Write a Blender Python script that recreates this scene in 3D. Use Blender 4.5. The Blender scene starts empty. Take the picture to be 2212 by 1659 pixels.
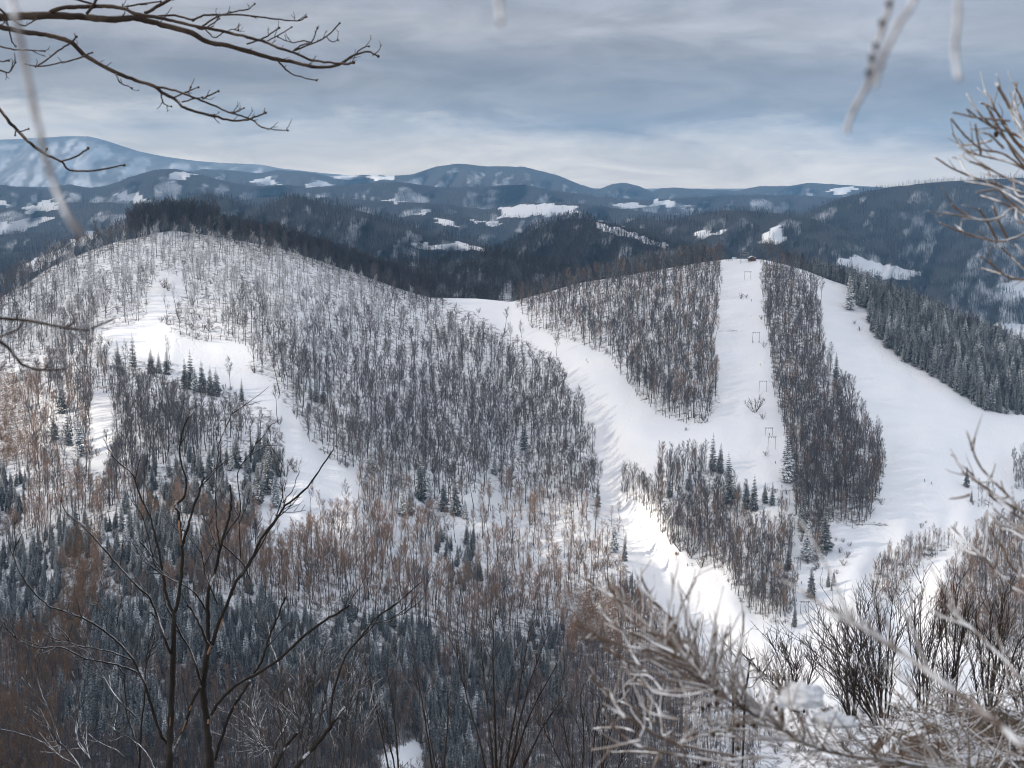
import bpy, math, random
import numpy as np
from mathutils import Vector, Matrix

random.seed(7)
RNG = np.random.default_rng(11)
scene = bpy.context.scene
COL = scene.collection
PI = math.pi

# ------------------------------------------------------------------ camera
F = 1407.0                       # focal length in pixels of a 1024 wide frame
TH = math.radians(8.0)           # the camera looks 8 degrees down
CT, ST = math.cos(TH), math.sin(TH)
S = 1024 / 2212.0

cam_d = bpy.data.cameras.new('camera')
cam = bpy.data.objects.new('camera', cam_d)
COL.objects.link(cam)
cam_d.sensor_width = 36
cam_d.lens = F * 36 / 1024
cam_d.clip_start = 0.05
cam_d.clip_end = 150000
cam.rotation_euler = (PI / 2 - TH, 0, 0)
cam_d.dof.use_dof = True
cam_d.dof.focus_distance = 600
cam_d.dof.aperture_fstop = 5.6
scene.camera = cam

def rays(px, py):
    u = (np.asarray(px, float) - 512) / F
    v = (384 - np.asarray(py, float)) / F
    return u, CT + v * ST, -ST + v * CT

def PT(px, py, D):
    """World points at forward distance D that the camera sees at (px, py)."""
    a, b, c = rays(px, py)
    k = np.asarray(D, float) / b
    return np.stack([a * k, b * k, c * k], -1)

def pix(p):
    p = np.asarray(p, float)
    f = p[..., 1] * CT - p[..., 2] * ST
    w = p[..., 1] * ST + p[..., 2] * CT
    return 512 + F * p[..., 0] / f, 384 - F * w / f

# ------------------------------------------------------------------ noise
def make_noise(seed):
    g = np.random.default_rng(seed).random((64, 64)) * 2 * PI
    gx, gy = np.cos(g), np.sin(g)
    def n(x, y):
        """Gradient noise, about 0..1."""
        x, y = np.broadcast_arrays(np.asarray(x, float), np.asarray(y, float))
        x, y = 0.83 * x + 0.56 * y, 0.83 * y - 0.56 * x
        xi = np.floor(x).astype(int); yi = np.floor(y).astype(int)
        fx = x - xi; fy = y - yi
        u = fx ** 3 * (fx * (fx * 6 - 15) + 10); v = fy ** 3 * (fy * (fy * 6 - 15) + 10)
        def c(a, b): return gx[(xi + a) % 64, (yi + b) % 64] * (fx - a) + gy[(xi + a) % 64, (yi + b) % 64] * (fy - b)
        p = (c(0, 0) * (1 - u) + c(1, 0) * u) * (1 - v) + (c(0, 1) * (1 - u) + c(1, 1) * u) * v
        return np.clip(0.5 + 0.78 * p, 0, 1)
    return n

def fbm(n, x, y, o=4):
    s = 0; a = 0.5
    for k in range(o):
        s = s + a * (n(x * 2 ** k + 7.3 * k, y * 2 ** k + 3.1 * k) - 0.5) * 2
        a *= 0.5
    return s

def sstep(a, b, x):
    t = np.clip((np.asarray(x, float) - a) / (b - a), 0, 1)
    return t * t * (3 - 2 * t)

def inpoly(px, py, poly):
    px = np.asarray(px, float); py = np.asarray(py, float)
    c = np.zeros(px.shape, bool)
    n = len(poly)
    j = n - 1
    for i in range(n):
        xi, yi = poly[i]; xj, yj = poly[j]
        m = ((yi > py) != (yj > py))
        with np.errstate(divide='ignore', invalid='ignore'):
            x = (xj - xi) * (py - yi) / ((yj - yi) if yj != yi else 1e-9) + xi
        c ^= m & (px < x)
        j = i
    return c

def sc(pts):
    return [(x * S, y * S) for x, y in pts]

# ------------------------------------------------------------------ materials
def new_mat(name):
    m = bpy.data.materials.new(name)
    m.use_nodes = True
    nt = m.node_tree
    b = nt.nodes['Principled BSDF']
    b.inputs['Roughness'].default_value = 0.85
    b.inputs['Specular IOR Level'].default_value = 0.2
    return m, nt, b

def N(nt, t, **kw):
    n = nt.nodes.new(t)
    for k, v in kw.items():
        if k.startswith('i_'):
            n.inputs[k[2:].replace('_', ' ')].default_value = v
        else:
            setattr(n, k, v)
    return n

def mixc(nt, fac, a, b):
    n = nt.nodes.new('ShaderNodeMix'); n.data_type = 'RGBA'
    for s, v in ((0, fac), (6, a), (7, b)):
        if hasattr(v, 'links'):
            nt.links.new(v, n.inputs[s])
        else:
            n.inputs[s].default_value = v if s == 0 else (*v, 1)
    return n.outputs[2]

def math_(nt, op, a, b=None, clamp=False):
    n = nt.nodes.new('ShaderNodeMath'); n.operation = op; n.use_clamp = clamp
    for i, v in enumerate((a, b)):
        if v is None: continue
        if hasattr(v, 'links'): nt.links.new(v, n.inputs[i])
        else: n.inputs[i].default_value = v
    return n.outputs[0]

def mrange(nt, v, a, b, c=0.0, d=1.0):
    n = nt.nodes.new('ShaderNodeMapRange'); n.interpolation_type = 'SMOOTHSTEP'
    nt.links.new(v, n.inputs[0])
    for i, x in enumerate((a, b, c, d)): n.inputs[i + 1].default_value = x
    return n.outputs[0]

SNOWC = (0.82, 0.84, 0.87)

def plant_mat(name, ca, cb, snow=0.5, lo=0.2, hi=0.75, nscale=0.6, side=0.0, rim=(-0.6, 0.0, 0.8), world=False):
    """Bark, twig or needle colour varied from plant to plant, snow lying on what faces up."""
    m, nt, b = new_mat(name)
    oi = N(nt, 'ShaderNodeObjectInfo')
    geo = N(nt, 'ShaderNodeNewGeometry')
    tc = N(nt, 'ShaderNodeTexCoord')
    no = N(nt, 'ShaderNodeTexNoise'); no.inputs['Scale'].default_value = nscale
    no.inputs['Detail'].default_value = 2
    nt.links.new(tc.outputs['Object'], no.inputs['Vector'])
    base = mixc(nt, oi.outputs['Random'], ca, cb)
    base = mixc(nt, mrange(nt, no.outputs['Fac'], 0.3, 0.7, 0, 0.5), base, tuple(0.5 * x for x in ca))
    dot = N(nt, 'ShaderNodeVectorMath', operation='DOT_PRODUCT')
    v = Vector(rim).normalized()
    dot.inputs[1].default_value = v
    nt.links.new(geo.outputs['Normal'], dot.inputs[0])
    f = mrange(nt, dot.outputs['Value'], lo, hi)
    f = math_(nt, 'MULTIPLY', f, mrange(nt, no.outputs['Fac'], 0.35, 0.6, 0.25, 1.0))
    f = math_(nt, 'ADD', math_(nt, 'MULTIPLY', f, snow), side, clamp=True)
    c = mixc(nt, f, base, SNOWC)
    nt.links.new(c, b.inputs['Base Color'])
    return m

M = {}
UP = (0, 0, 1)
M['bark'] = plant_mat('beech_bark', (0.065, 0.056, 0.052), (0.045, 0.04, 0.038), 0.55, 0.1, 0.7, rim=(-0.2, -0.2, 1))
M['twig'] = plant_mat('bare_twigs', (0.105, 0.083, 0.078), (0.075, 0.064, 0.064), 0.5, 0.3, 0.9, rim=UP)
M['frostbark'] = plant_mat('frosted_bark', (0.085, 0.075, 0.07), (0.06, 0.055, 0.052), 0.7, 0.0, 0.6, side=0.04, rim=(-0.2, -0.2, 1))
M['frosttwig'] = plant_mat('frosted_twigs', (0.15, 0.13, 0.12), (0.12, 0.105, 0.1), 0.85, -0.2, 0.7, side=0.26, rim=UP)
M['sunbrowntwig'] = plant_mat('sunwarmed_brown_twigs', (0.34, 0.20, 0.12), (0.23, 0.15, 0.105), 0.4, 0.4, 0.9, rim=UP)  # brown twigs, their colour warmed to carry the sunlit band
M['larchtwig'] = plant_mat('larch_twigs', (0.30, 0.165, 0.07), (0.21, 0.115, 0.05), 0.25, 0.5, 0.95, rim=UP)
M['needle'] = plant_mat('spruce_needles', (0.014, 0.022, 0.023), (0.022, 0.033, 0.028), 0.6, 0.6, 0.95, nscale=0.9, rim=(-0.15, -0.1, 1))
M['snowneedle'] = plant_mat('snowy_spruce_needles', (0.022, 0.034, 0.032), (0.028, 0.04, 0.032), 1.0, 0.3, 0.75, nscale=0.9, rim=(-0.25, -0.2, 1))
M['dim'] = plant_mat('distant_twigs', (0.036, 0.033, 0.036), (0.026, 0.026, 0.03), 0.10, 0.4, 0.9, rim=UP)
M['dimneedle'] = plant_mat('distant_needles', (0.012, 0.018, 0.02), (0.018, 0.024, 0.025), 0.15, 0.4, 0.9, rim=UP)
M['unlittwig'] = plant_mat('unlit_twigs', (0.06, 0.047, 0.044), (0.045, 0.038, 0.038), 0.15, 0.5, 0.95, rim=UP)  # unlit side of the skyline trees put into the twig colour
M['shrub'] = plant_mat('shrub_twigs', (0.10, 0.072, 0.065), (0.12, 0.07, 0.06), 0.35, 0.4, 0.9, rim=UP)
M['fgbark'] = plant_mat('dark_wet_bark', (0.022, 0.018, 0.015), (0.022, 0.018, 0.015), 0.6, 0.45, 0.85, nscale=28, rim=(0.5, 0.35, 0.8))
M['fgbranch'] = plant_mat('overhead_bark', (0.05, 0.036, 0.028), (0.05, 0.036, 0.028), 0.35, 0.6, 0.95, nscale=12, rim=UP)
M['fgshrub'] = plant_mat('thin_dark_bark', (0.035, 0.026, 0.022), (0.05, 0.036, 0.03), 0.5, 0.5, 0.9, nscale=8, rim=UP)
M['fgfrost'] = plant_mat('frosted_hazel_bark', (0.05, 0.042, 0.038), (0.05, 0.042, 0.038), 0.75, 0.2, 0.9, nscale=10, side=0.02, rim=UP)
M['larch'] = plant_mat('frosted_larch_bark', (0.15, 0.09, 0.05), (0.12, 0.075, 0.045), 0.85, 0.05, 0.75, nscale=14, side=0.04, rim=(-0.75, -0.15, 0.75))
M['larchlimb'] = plant_mat('larch_limb_bark', (0.055, 0.04, 0.03), (0.055, 0.04, 0.03), 0.8, 0.2, 0.7, nscale=14, side=0.04, rim=(-0.2, 0, 1))
M['larchcone'] = plant_mat('larch_cone', (0.05, 0.03, 0.018), (0.045, 0.028, 0.016), 0.4, 0.5, 0.9, nscale=20, rim=UP)
M['wound'] = plant_mat('stripped_wood', (0.24, 0.15, 0.095), (0.22, 0.14, 0.09), 0.0, nscale=6)
M['hangfrost'] = plant_mat('rimed_twig_bark', (0.13, 0.09, 0.07), (0.12, 0.085, 0.065), 0.8, -0.1, 0.6, nscale=30, side=0.14, rim=(-0.75, -0.3, 0.6))
M['grass'] = plant_mat('dry_grass', (0.28, 0.18, 0.10), (0.22, 0.14, 0.08), 0.4, 0.5, 0.9, nscale=10, rim=UP)

def snow_mat(name, tracks=True, rough_scale=1.0, litter_shade=True):
    m, nt, b = new_mat(name)
    tc = N(nt, 'ShaderNodeTexCoord')
    n1 = N(nt, 'ShaderNodeTexNoise', i_Scale=0.03 * rough_scale, i_Detail=6.0, i_Roughness=0.6)
    n2 = N(nt, 'ShaderNodeTexNoise', i_Scale=0.35 * rough_scale, i_Detail=5.0, i_Roughness=0.65)
    for n in (n1, n2): nt.links.new(tc.outputs['Object'], n.inputs['Vector'])
    c = mixc(nt, mrange(nt, n1.outputs['Fac'], 0.3, 0.7), (0.79, 0.81, 0.85), (0.85, 0.86, 0.875))
    h = math_(nt, 'ADD', math_(nt, 'MULTIPLY', n1.outputs['Fac'], 2.2), math_(nt, 'MULTIPLY', n2.outputs['Fac'], 0.55))
    if litter_shade:
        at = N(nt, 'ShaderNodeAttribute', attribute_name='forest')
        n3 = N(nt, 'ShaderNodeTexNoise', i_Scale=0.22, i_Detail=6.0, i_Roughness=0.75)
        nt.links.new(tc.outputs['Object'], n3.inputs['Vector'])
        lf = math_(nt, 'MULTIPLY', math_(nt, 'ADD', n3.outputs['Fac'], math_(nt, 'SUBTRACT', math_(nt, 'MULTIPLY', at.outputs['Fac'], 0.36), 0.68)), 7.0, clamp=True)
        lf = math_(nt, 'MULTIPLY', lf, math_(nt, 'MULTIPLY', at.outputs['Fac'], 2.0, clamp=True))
        c = mixc(nt, math_(nt, 'MULTIPLY', lf, 0.85), c, (0.10, 0.083, 0.077))  # woodland floor brush, its colour also deepened for the shaded valley
        # a few tufts and clods poking through the open pistes
        n4 = N(nt, 'ShaderNodeTexNoise', i_Scale=0.4, i_Detail=3.0, i_Roughness=0.6)
        nt.links.new(tc.outputs['Object'], n4.inputs['Vector'])
        c = mixc(nt, mrange(nt, n4.outputs['Fac'], 0.74, 0.78, 0, 0.6), c, (0.22, 0.19, 0.17))
    if tracks:
        mp = N(nt, 'ShaderNodeMapping'); mp.inputs['Rotation'].default_value = (0, 0, 0.25)
        nt.links.new(tc.outputs['Object'], mp.inputs['Vector'])
        w = N(nt, 'ShaderNodeTexWave', i_Scale=0.035, i_Distortion=14.0, i_Detail=3.0, i_Detail_Scale=0.6)
        nt.links.new(mp.outputs['Vector'], w.inputs['Vector'])
        mp2 = N(nt, 'ShaderNodeMapping'); mp2.inputs['Rotation'].default_value = (0, 0, -0.5)
        nt.links.new(tc.outputs['Object'], mp2.inputs['Vector'])
        w2 = N(nt, 'ShaderNodeTexWave', i_Scale=0.06, i_Distortion=22.0, i_Detail=2.0, i_Detail_Scale=0.5)
        nt.links.new(mp2.outputs['Vector'], w2.inputs['Vector'])
        t = math_(nt, 'ADD', mrange(nt, w.outputs['Fac'], 0.93, 0.985), mrange(nt, w2.outputs['Fac'], 0.95, 0.99))
        at2 = N(nt, 'ShaderNodeAttribute', attribute_name='forest')
        t = math_(nt, 'MULTIPLY', t, math_(nt, 'SUBTRACT', 1.0, at2.outputs['Fac'], clamp=True))
        t = math_(nt, 'MULTIPLY', t, mrange(nt, n1.outputs['Fac'], 0.42, 0.6))
        h = math_(nt, 'SUBTRACT', h, math_(nt, 'MULTIPLY', t, 0.22))
    bp = N(nt, 'ShaderNodeBump', i_Strength=0.55, i_Distance=1.0)
    nt.links.new(h, bp.inputs['Height'])
    nt.links.new(bp.outputs['Normal'], b.inputs['Normal'])
    nt.links.new(c, b.inputs['Base Color'])
    b.inputs['Roughness'].default_value = 0.7
    return m

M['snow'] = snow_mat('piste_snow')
def hill_mat(name, k, lo=-0.16, hi=0.42, brush=(0.032, 0.031, 0.036)):
    # snow under far woods: brush and trunks hide most of it where the wood is dense
    m, nt, b = new_mat(name)
    tc = N(nt, 'ShaderNodeTexCoord'); at = N(nt, 'ShaderNodeAttribute', attribute_name='forest')
    n1 = N(nt, 'ShaderNodeTexNoise', i_Scale=0.02 * k, i_Detail=8.0, i_Roughness=0.7)
    mp = N(nt, 'ShaderNodeMapping'); mp.inputs['Scale'].default_value = (1, 0.25, 0.25)
    nt.links.new(tc.outputs['Object'], mp.inputs['Vector']); nt.links.new(mp.outputs['Vector'], n1.inputs['Vector'])
    n2 = N(nt, 'ShaderNodeTexNoise', i_Scale=0.003 * k, i_Detail=3.0)
    nt.links.new(tc.outputs['Object'], n2.inputs['Vector'])
    v = math_(nt, 'ADD', math_(nt, 'MULTIPLY', n1.outputs['Fac'], 0.8), math_(nt, 'MULTIPLY', n2.outputs['Fac'], 0.5))
    v = math_(nt, 'ADD', v, math_(nt, 'SUBTRACT', at.outputs['Fac'], 1.0))
    f = math_(nt, 'MULTIPLY', mrange(nt, v, lo, hi), math_(nt, 'MULTIPLY', at.outputs['Fac'], 3.0, clamp=True))
    c = mixc(nt, f, (0.8, 0.82, 0.85), brush)
    nt.links.new(c, b.inputs['Base Color'])
    return m
def knoll_mat():
    # wind-crusted snow with heath and dead grass showing through
    m, nt, b = new_mat('heath_and_snow')
    tc = N(nt, 'ShaderNodeTexCoord')
    n1 = N(nt, 'ShaderNodeTexNoise', i_Scale=3.2, i_Detail=8.0, i_Roughness=0.68); n2 = N(nt, 'ShaderNodeTexNoise', i_Scale=38.0, i_Detail=4.0)
    for n in (n1, n2): nt.links.new(tc.outputs['Object'], n.inputs['Vector'])
    br = mixc(nt, n2.outputs['Fac'], (0.045, 0.032, 0.024), (0.16, 0.12, 0.09))
    c = mixc(nt, mrange(nt, n1.outputs['Fac'], 0.50, 0.56), br, (0.8, 0.82, 0.86))
    nt.links.new(c, b.inputs['Base Color'])
    bp = N(nt, 'ShaderNodeBump', i_Strength=0.7, i_Distance=0.06)
    nt.links.new(math_(nt, 'ADD', n1.outputs['Fac'], math_(nt, 'MULTIPLY', n2.outputs['Fac'], 0.2)), bp.inputs['Height']); nt.links.new(bp.outputs['Normal'], b.inputs['Normal'])
    return m
M['knoll'] = knoll_mat()
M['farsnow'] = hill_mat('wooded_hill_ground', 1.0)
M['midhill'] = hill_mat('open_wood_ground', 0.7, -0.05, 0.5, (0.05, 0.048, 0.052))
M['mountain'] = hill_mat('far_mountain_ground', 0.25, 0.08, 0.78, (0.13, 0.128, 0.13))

def plain_mat(name, col, rough=0.6, metal=0.0):
    m, nt, b = new_mat(name)
    tc = N(nt, 'ShaderNodeTexCoord')
    no = N(nt, 'ShaderNodeTexNoise', i_Scale=3.0, i_Detail=4.0)
    nt.links.new(tc.outputs['Object'], no.inputs['Vector'])
    c = mixc(nt, no.outputs['Fac'], tuple(0.75 * x for x in col), tuple(min(1, 1.2 * x) for x in col))
    nt.links.new(c, b.inputs['Base Color'])
    b.inputs['Roughness'].default_value = rough; b.inputs['Metallic'].default_value = metal
    return m

# ------------------------------------------------------------------ object helpers
def tag(o, label=None, cat=None, group=None, kind=None):
    if label: o['label'] = label
    if cat: o['category'] = cat
    if group: o['group'] = group
    if kind: o['kind'] = kind
    return o

def link(o, parent=None):
    COL.objects.link(o)
    if parent: o.parent = parent
    return o

class MB:
    """Collects tubes and solids; build() links them as one mesh object."""
    def __init__(s): s.v = []; s.f = []; s.mi = []
    def tube(s, pts, rad, n=4, cap=True, mi=0, knob=0.0, step=0.0):
        pts = [Vector(p) for p in pts]
        if len(pts) < 2: return
        b0 = len(s.v)
        t = (pts[1] - pts[0]).normalized()
        a = t.orthogonal().normalized()
        L = len(pts)
        tip = rad[-1] <= 1e-5
        for i, p in enumerate(pts):
            if i == 0: d = pts[1] - pts[0]
            elif i == L - 1: d = pts[-1] - pts[-2]
            else: d = pts[i + 1] - pts[i - 1]
            d.normalize()
            a = a - d * a.dot(d)
            if a.length < 1e-6: a = d.orthogonal()
            a.normalize()
            c = d.cross(a)
            if tip and i == L - 1:
                s.v.append(p[:]); break
            r = rad[i] * (1 + knob * (random.random() - 0.35)) if knob else rad[i]
            for k in range(n):
                th = 2 * PI * k / n
                q = p + (a * math.cos(th) + c * math.sin(th)) * r
                s.v.append(q[:])
        rings = L - 1 if tip else L
        for i in range(rings - 1):
            for k in range(n):
                k2 = (k + 1) % n
                s.f.append((b0 + i * n + k, b0 + i * n + k2, b0 + (i + 1) * n + k2, b0 + (i + 1) * n + k)); s.mi.append(mi)
        if tip:
            t_ = b0 + rings * n
            for k in range(n):
                s.f.append((b0 + (rings - 1) * n + k, b0 + (rings - 1) * n + (k + 1) % n, t_)); s.mi.append(mi)
        elif cap:
            s.f.append(tuple(b0 + (rings - 1) * n + k for k in range(n))); s.mi.append(mi)
    def box(s, c, d, mi=0, rot=None):
        b0 = len(s.v)
        for sx in (-1, 1):
            for sy in (-1, 1):
                for sz in (-1, 1):
                    v = Vector((sx * d[0] / 2, sy * d[1] / 2, sz * d[2] / 2))
                    if rot: v = rot @ v
                    s.v.append((Vector(c) + v)[:])
        for q in ((0, 1, 3, 2), (4, 6, 7, 5), (0, 4, 5, 1), (2, 3, 7, 6), (0, 2, 6, 4), (1, 5, 7, 3)):
            s.f.append(tuple(b0 + i for i in q)); s.mi.append(mi)
    def ball(s, c, r, n=6, m=4, mi=0, sx=1, sy=1, sz=1):
        b0 = len(s.v); c = Vector(c)
        s.v.append((c + Vector((0, 0, -r * sz)))[:])
        for j in range(1, m):
            ph = -PI / 2 + PI * j / m
            for k in range(n):
                th = 2 * PI * k / n
                s.v.append((c + Vector((r * sx * math.cos(ph) * math.cos(th), r * sy * math.cos(ph) * math.sin(th), r * sz * math.sin(ph))))[:])
        s.v.append((c + Vector((0, 0, r * sz)))[:])
        top = len(s.v) - 1
        for k in range(n):
            s.f.append((b0, b0 + 1 + (k + 1) % n, b0 + 1 + k)); s.mi.append(mi)
            for j in range(m - 2):
                a = b0 + 1 + j * n
                s.f.append((a + k, a + (k + 1) % n, a + n + (k + 1) % n, a + n + k)); s.mi.append(mi)
            a = b0 + 1 + (m - 2) * n
            s.f.append((a + k, a + (k + 1) % n, top)); s.mi.append(mi)
    def mesh(s, name, mats, smooth=False):
        me = bpy.data.meshes.new(name)
        me.from_pydata(s.v, [], s.f)
        for m in (mats if isinstance(mats, (list, tuple)) else [mats]): me.materials.append(m)
        me.polygons.foreach_set('material_index', s.mi)
        if smooth: me.polygons.foreach_set('use_smooth', [True] * len(me.polygons))
        me.update()
        return me
    def build(s, name, mats, parent=None, smooth=False):
        return link(bpy.data.objects.new(name, s.mesh(name, mats, smooth)), parent)
    def join(s, o, mi=0):
        b0 = len(s.v); s.v += o.v
        s.f += [tuple(b0 + i for i in f) for f in o.f]; s.mi += [mi] * len(o.f)

def empty(name, loc=(0, 0, 0)):
    o = bpy.data.objects.new(name, None); o.empty_display_size = 0.5
    o.location = loc
    return link(o)

def grid_mesh(name, V, mat, attrs=None, smooth=True):
    """V: rows x cols x 3 array."""
    r, c, _ = V.shape
    idx = np.arange(r * c).reshape(r, c)
    q = np.stack([idx[:-1, :-1], idx[:-1, 1:], idx[1:, 1:], idx[1:, :-1]], -1).reshape(-1, 4)
    me = bpy.data.meshes.new(name)
    me.vertices.add(r * c); me.vertices.foreach_set('co', V.reshape(-1).astype(np.float32))
    me.loops.add(q.size); me.loops.foreach_set('vertex_index', q.reshape(-1).astype(np.int32))
    me.polygons.add(len(q))
    me.polygons.foreach_set('loop_start', np.arange(0, q.size, 4, dtype=np.int32))
    if smooth: me.polygons.foreach_set('use_smooth', np.ones(len(q), bool))
    me.materials.append(mat)
    me.update(calc_edges=True); me.validate()
    for k, a in (attrs or {}).items():
        at = me.attributes.new(k, 'FLOAT', 'POINT'); at.data.foreach_set('value', a.reshape(-1).astype(np.float32))
    o = bpy.data.objects.new(name, me)
    return link(o)
# ------------------------------------------------------------------ the near hills: one sheet of ground, its crest and its valley
PYB = 850.0
_rx, _ry = zip(*sc([(-300, 760), (-120, 700), (0, 645), (60, 612), (110, 578), (180, 548), (250, 524), (300, 514), (340, 504), (375, 499), (420, 505),
    (470, 513), (520, 521), (600, 536), (680, 561), (740, 582), (800, 602), (870, 627), (930, 644), (975, 645), (1030, 646), (1105, 653),
    (1150, 641), (1250, 613), (1350, 596), (1450, 579), (1520, 567), (1560, 562), (1600, 560), (1650, 562), (1690, 571), (1740, 585),
    (1800, 608), (1880, 634), (1960, 666), (2050, 701), (2130, 736), (2212, 768), (2330, 815), (2500, 870)]))
def ridge_y(px): return np.interp(px, _rx, _ry)
_dx = [-140, 0, 90, 175, 300, 420, 500, 600, 740, 860, 1024, 1160]
_dr = [1000, 1120, 1220, 1290, 1300, 1330, 1345, 1320, 1300, 1260, 1180, 1100]
_db = [520, 510, 505, 500, 500, 505, 515, 540, 560, 560, 540, 520]
_bg = [-20, -30, -40, -45, -35, 5, 40, 45, 20, 10, 30, 30]
_n1, _n2 = make_noise(3), make_noise(4)
GULLY = np.array(sc([(1000, 655), (1120, 730), (1210, 790), (1270, 880), (1300, 980), (1310, 1060), (1380, 1180), (1500, 1320), (1600, 1450), (1700, 1700)]))

def main_D(px, py):
    px = np.asarray(px, float); py = np.asarray(py, float)
    D0 = np.interp(px, _dx, _db); D1 = np.interp(px, _dx, _dr)
    yr = ridge_y(px)
    a, b, c = rays(px, np.full_like(px, PYB)); z0 = c / b * D0
    a, b, c = rays(px, yr); z1 = c / b * D1
    m = (z1 - z0) / (D1 - D0)
    a, b, c = rays(px, py); q = c / b
    D = (z0 - m * D0) / (q - m)
    s = np.clip((PYB - py) / (PYB - yr), 0, 1)
    w = np.sin(PI * s)
    D = D + np.interp(px, _dx, _bg) * w
    gx = np.interp(py, GULLY[:, 1], GULLY[:, 0])
    D = D + w * 26 * np.exp(-((px - gx) / 26) ** 2)
    D = D + w * (26 * fbm(_n1, px / 95 + 5, py / 130 + 2, 3) + 1.3 * fbm(_n2, px / 22, py / 26, 2))
    return D

def main_P(px, py): return PT(px, py, main_D(px, py))

# clearings (no trees) and groves, drawn as plan outlines on the slopes
LEFT_PISTE = sc([(205, 718), (270, 708), (318, 690), (328, 630), (345, 596), (400, 598), (398, 618), (365, 662), (347, 695), (368, 724), (430, 741), (500, 736),
    (548, 760), (525, 795), (562, 818), (600, 838), (605, 868), (640, 905), (652, 938), (692, 978), (732, 1004), (772, 1022), (768, 1055), (700, 1080),
    (640, 1118), (600, 1150), (562, 1120), (572, 1085), (600, 1050), (612, 1010), (622, 960), (610, 915), (590, 885), (540, 855), (480, 835), (420, 805), (370, 778), (300, 775), (240, 748)])
CLEARINGS = [LEFT_PISTE,
    sc([(196, 850), (246, 850), (242, 900), (236, 960), (230, 1015), (194, 1010), (202, 930)]),
    sc([(15, 688), (76, 672), (78, 692), (30, 695)]), sc([(342, 500), (402, 500), (392, 510), (342, 516)]),
    sc([(1000, 1075), (1085, 1068), (1090, 1090), (1010, 1095)]), sc([(700, 1060), (790, 1050), (770, 1080), (700, 1085)]),
    sc([(830, 1630), (905, 1600), (925, 1700), (820, 1700)]),
   ]
BOWL = sc([(930, 600), (960, 645), (1030, 672), (1090, 712), (1150, 738), (1205, 768), (1228, 815), (1256, 858), (1266, 905), (1288, 965), (1302, 1015), (1292, 1062), (1305, 1102),
    (1350, 1112), (1350, 1200), (1392, 1268), (1482, 1360), (1545, 1440), (1570, 1500), (1800, 1520), (2200, 1530), (3400, 1560), (3400, 500), (1560, 500)])
G_LEFT = sc([(1112, 668), (1112, 640), (1250, 600), (1400, 580), (1558, 560), (1556, 640), (1550, 700), (1542, 760), (1556, 850), (1556, 882), (1520, 920), (1482, 920), (1420, 898), (1380, 864), (1335, 805), (1312, 772), (1262, 748), (1215, 738), (1160, 714)])
G_MID = sc([(1642, 566), (1700, 575), (1755, 622), (1776, 655), (1773, 720), (1772, 765), (1822, 835), (1862, 925), (1902, 985), (1914, 1015), (1907, 1062), (1880, 1125), (1850, 1146), (1815, 1132), (1792, 1132), (1792, 1192), (1764, 1244), (1745, 1244), (1728, 1180), (1718, 1110), (1704, 1040), (1697, 960), (1682, 900), (1668, 850), (1664, 780), (1652, 700)])
G_CON = sc([(1845, 672), (1830, 610), (2500, 800), (2500, 900), (2212, 896), (2130, 894), (2090, 868), (2060, 842), (2010, 814), (1962, 792), (1920, 755), (1880, 722), (1876, 668)])
G_CEN = sc([(1422, 1015), (1470, 1004), (1540, 1014), (1582, 1064), (1632, 1086), (1690, 1104), (1702, 1160), (1722, 1230), (1726, 1290), (1712, 1352), (1680, 1356), (1620, 1326), (1590, 1295), (1560, 1245), (1520, 1216), (1460, 1184), (1420, 1145), (1392, 1104), (1382, 1088), (1420, 1060)])
CEN_GAP = sc([(1645, 1088), (1678, 1098), (1672, 1150), (1640, 1140), (1632, 1105)])
G_SMALL = sc([(1337, 1045), (1390, 1055), (1396, 1088), (1345, 1094)])
G_ISLE = sc([(1875, 1250), (1920, 1206), (1990, 1172), (2066, 1162), (2052, 1188), (1992, 1222), (1962, 1268), (1922, 1304), (1882, 1296)])
G_RIGHT = sc([(2500, 1050), (2212, 1120), (2110, 1172), (2062, 1222), (2042, 1292), (2015, 1345), (2020, 1385), (2120, 1410), (2500, 1440)])
G_BUSH = sc([(2088, 1078), (2150, 1066), (2145, 1096), (2110, 1102)])
G_EDGE = sc([(2185, 1010), (2400, 1000), (2400, 1060), (2190, 1062)])
GROVES = [G_LEFT, G_MID, G_CON, G_CEN, G_SMALL, G_ISLE, G_RIGHT, G_BUSH, G_EDGE]

def forest_mask(px, py):
    m = np.ones(np.shape(px), bool)
    for c in CLEARINGS: m &= ~inpoly(px, py, c)
    m &= ~inpoly(px, py, BOWL)
    for g in GROVES: m |= inpoly(px, py, g)
    m &= ~inpoly(px, py, CEN_GAP)
    return m

cols = np.arange(-420, 1441, 3.0)
R = 200
sgrid = np.linspace(0, 1, R) ** 0.85
PX = np.repeat(cols[None], R, 0)
YR = np.repeat(ridge_y(cols)[None], R, 0)
PY = PYB + (YR - PYB) * sgrid[:, None]
V = main_P(PX, PY)
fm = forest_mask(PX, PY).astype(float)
fm *= 1 - 0.35 * np.exp(-(((PX / S - 1120) / 240) ** 2 + ((PY / S - 1180) / 90) ** 2)) - 0.2 * np.exp(-(((PX / S - 780) / 240) ** 2 + ((PY / S - 1140) / 70) ** 2))  # floor brush thinned to brighten the ground in the sunlit patches
fm *= 0.56 + 0.40 * sstep(1290, 1450, PY / S + 0.12 * np.maximum(0, 900 - PX / S)) * (1 - sstep(1400, 1540, PX / S)) + 0.12 * inpoly(PX, PY, G_MID) + 0.15 * (PY - YR < 6)  # floor painted darker in the valley to deepen its shade
fm = (fm + np.roll(fm, 1, 0) + np.roll(fm, -1, 0) + np.roll(fm, 1, 1) + np.roll(fm, -1, 1)) / 5
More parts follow.
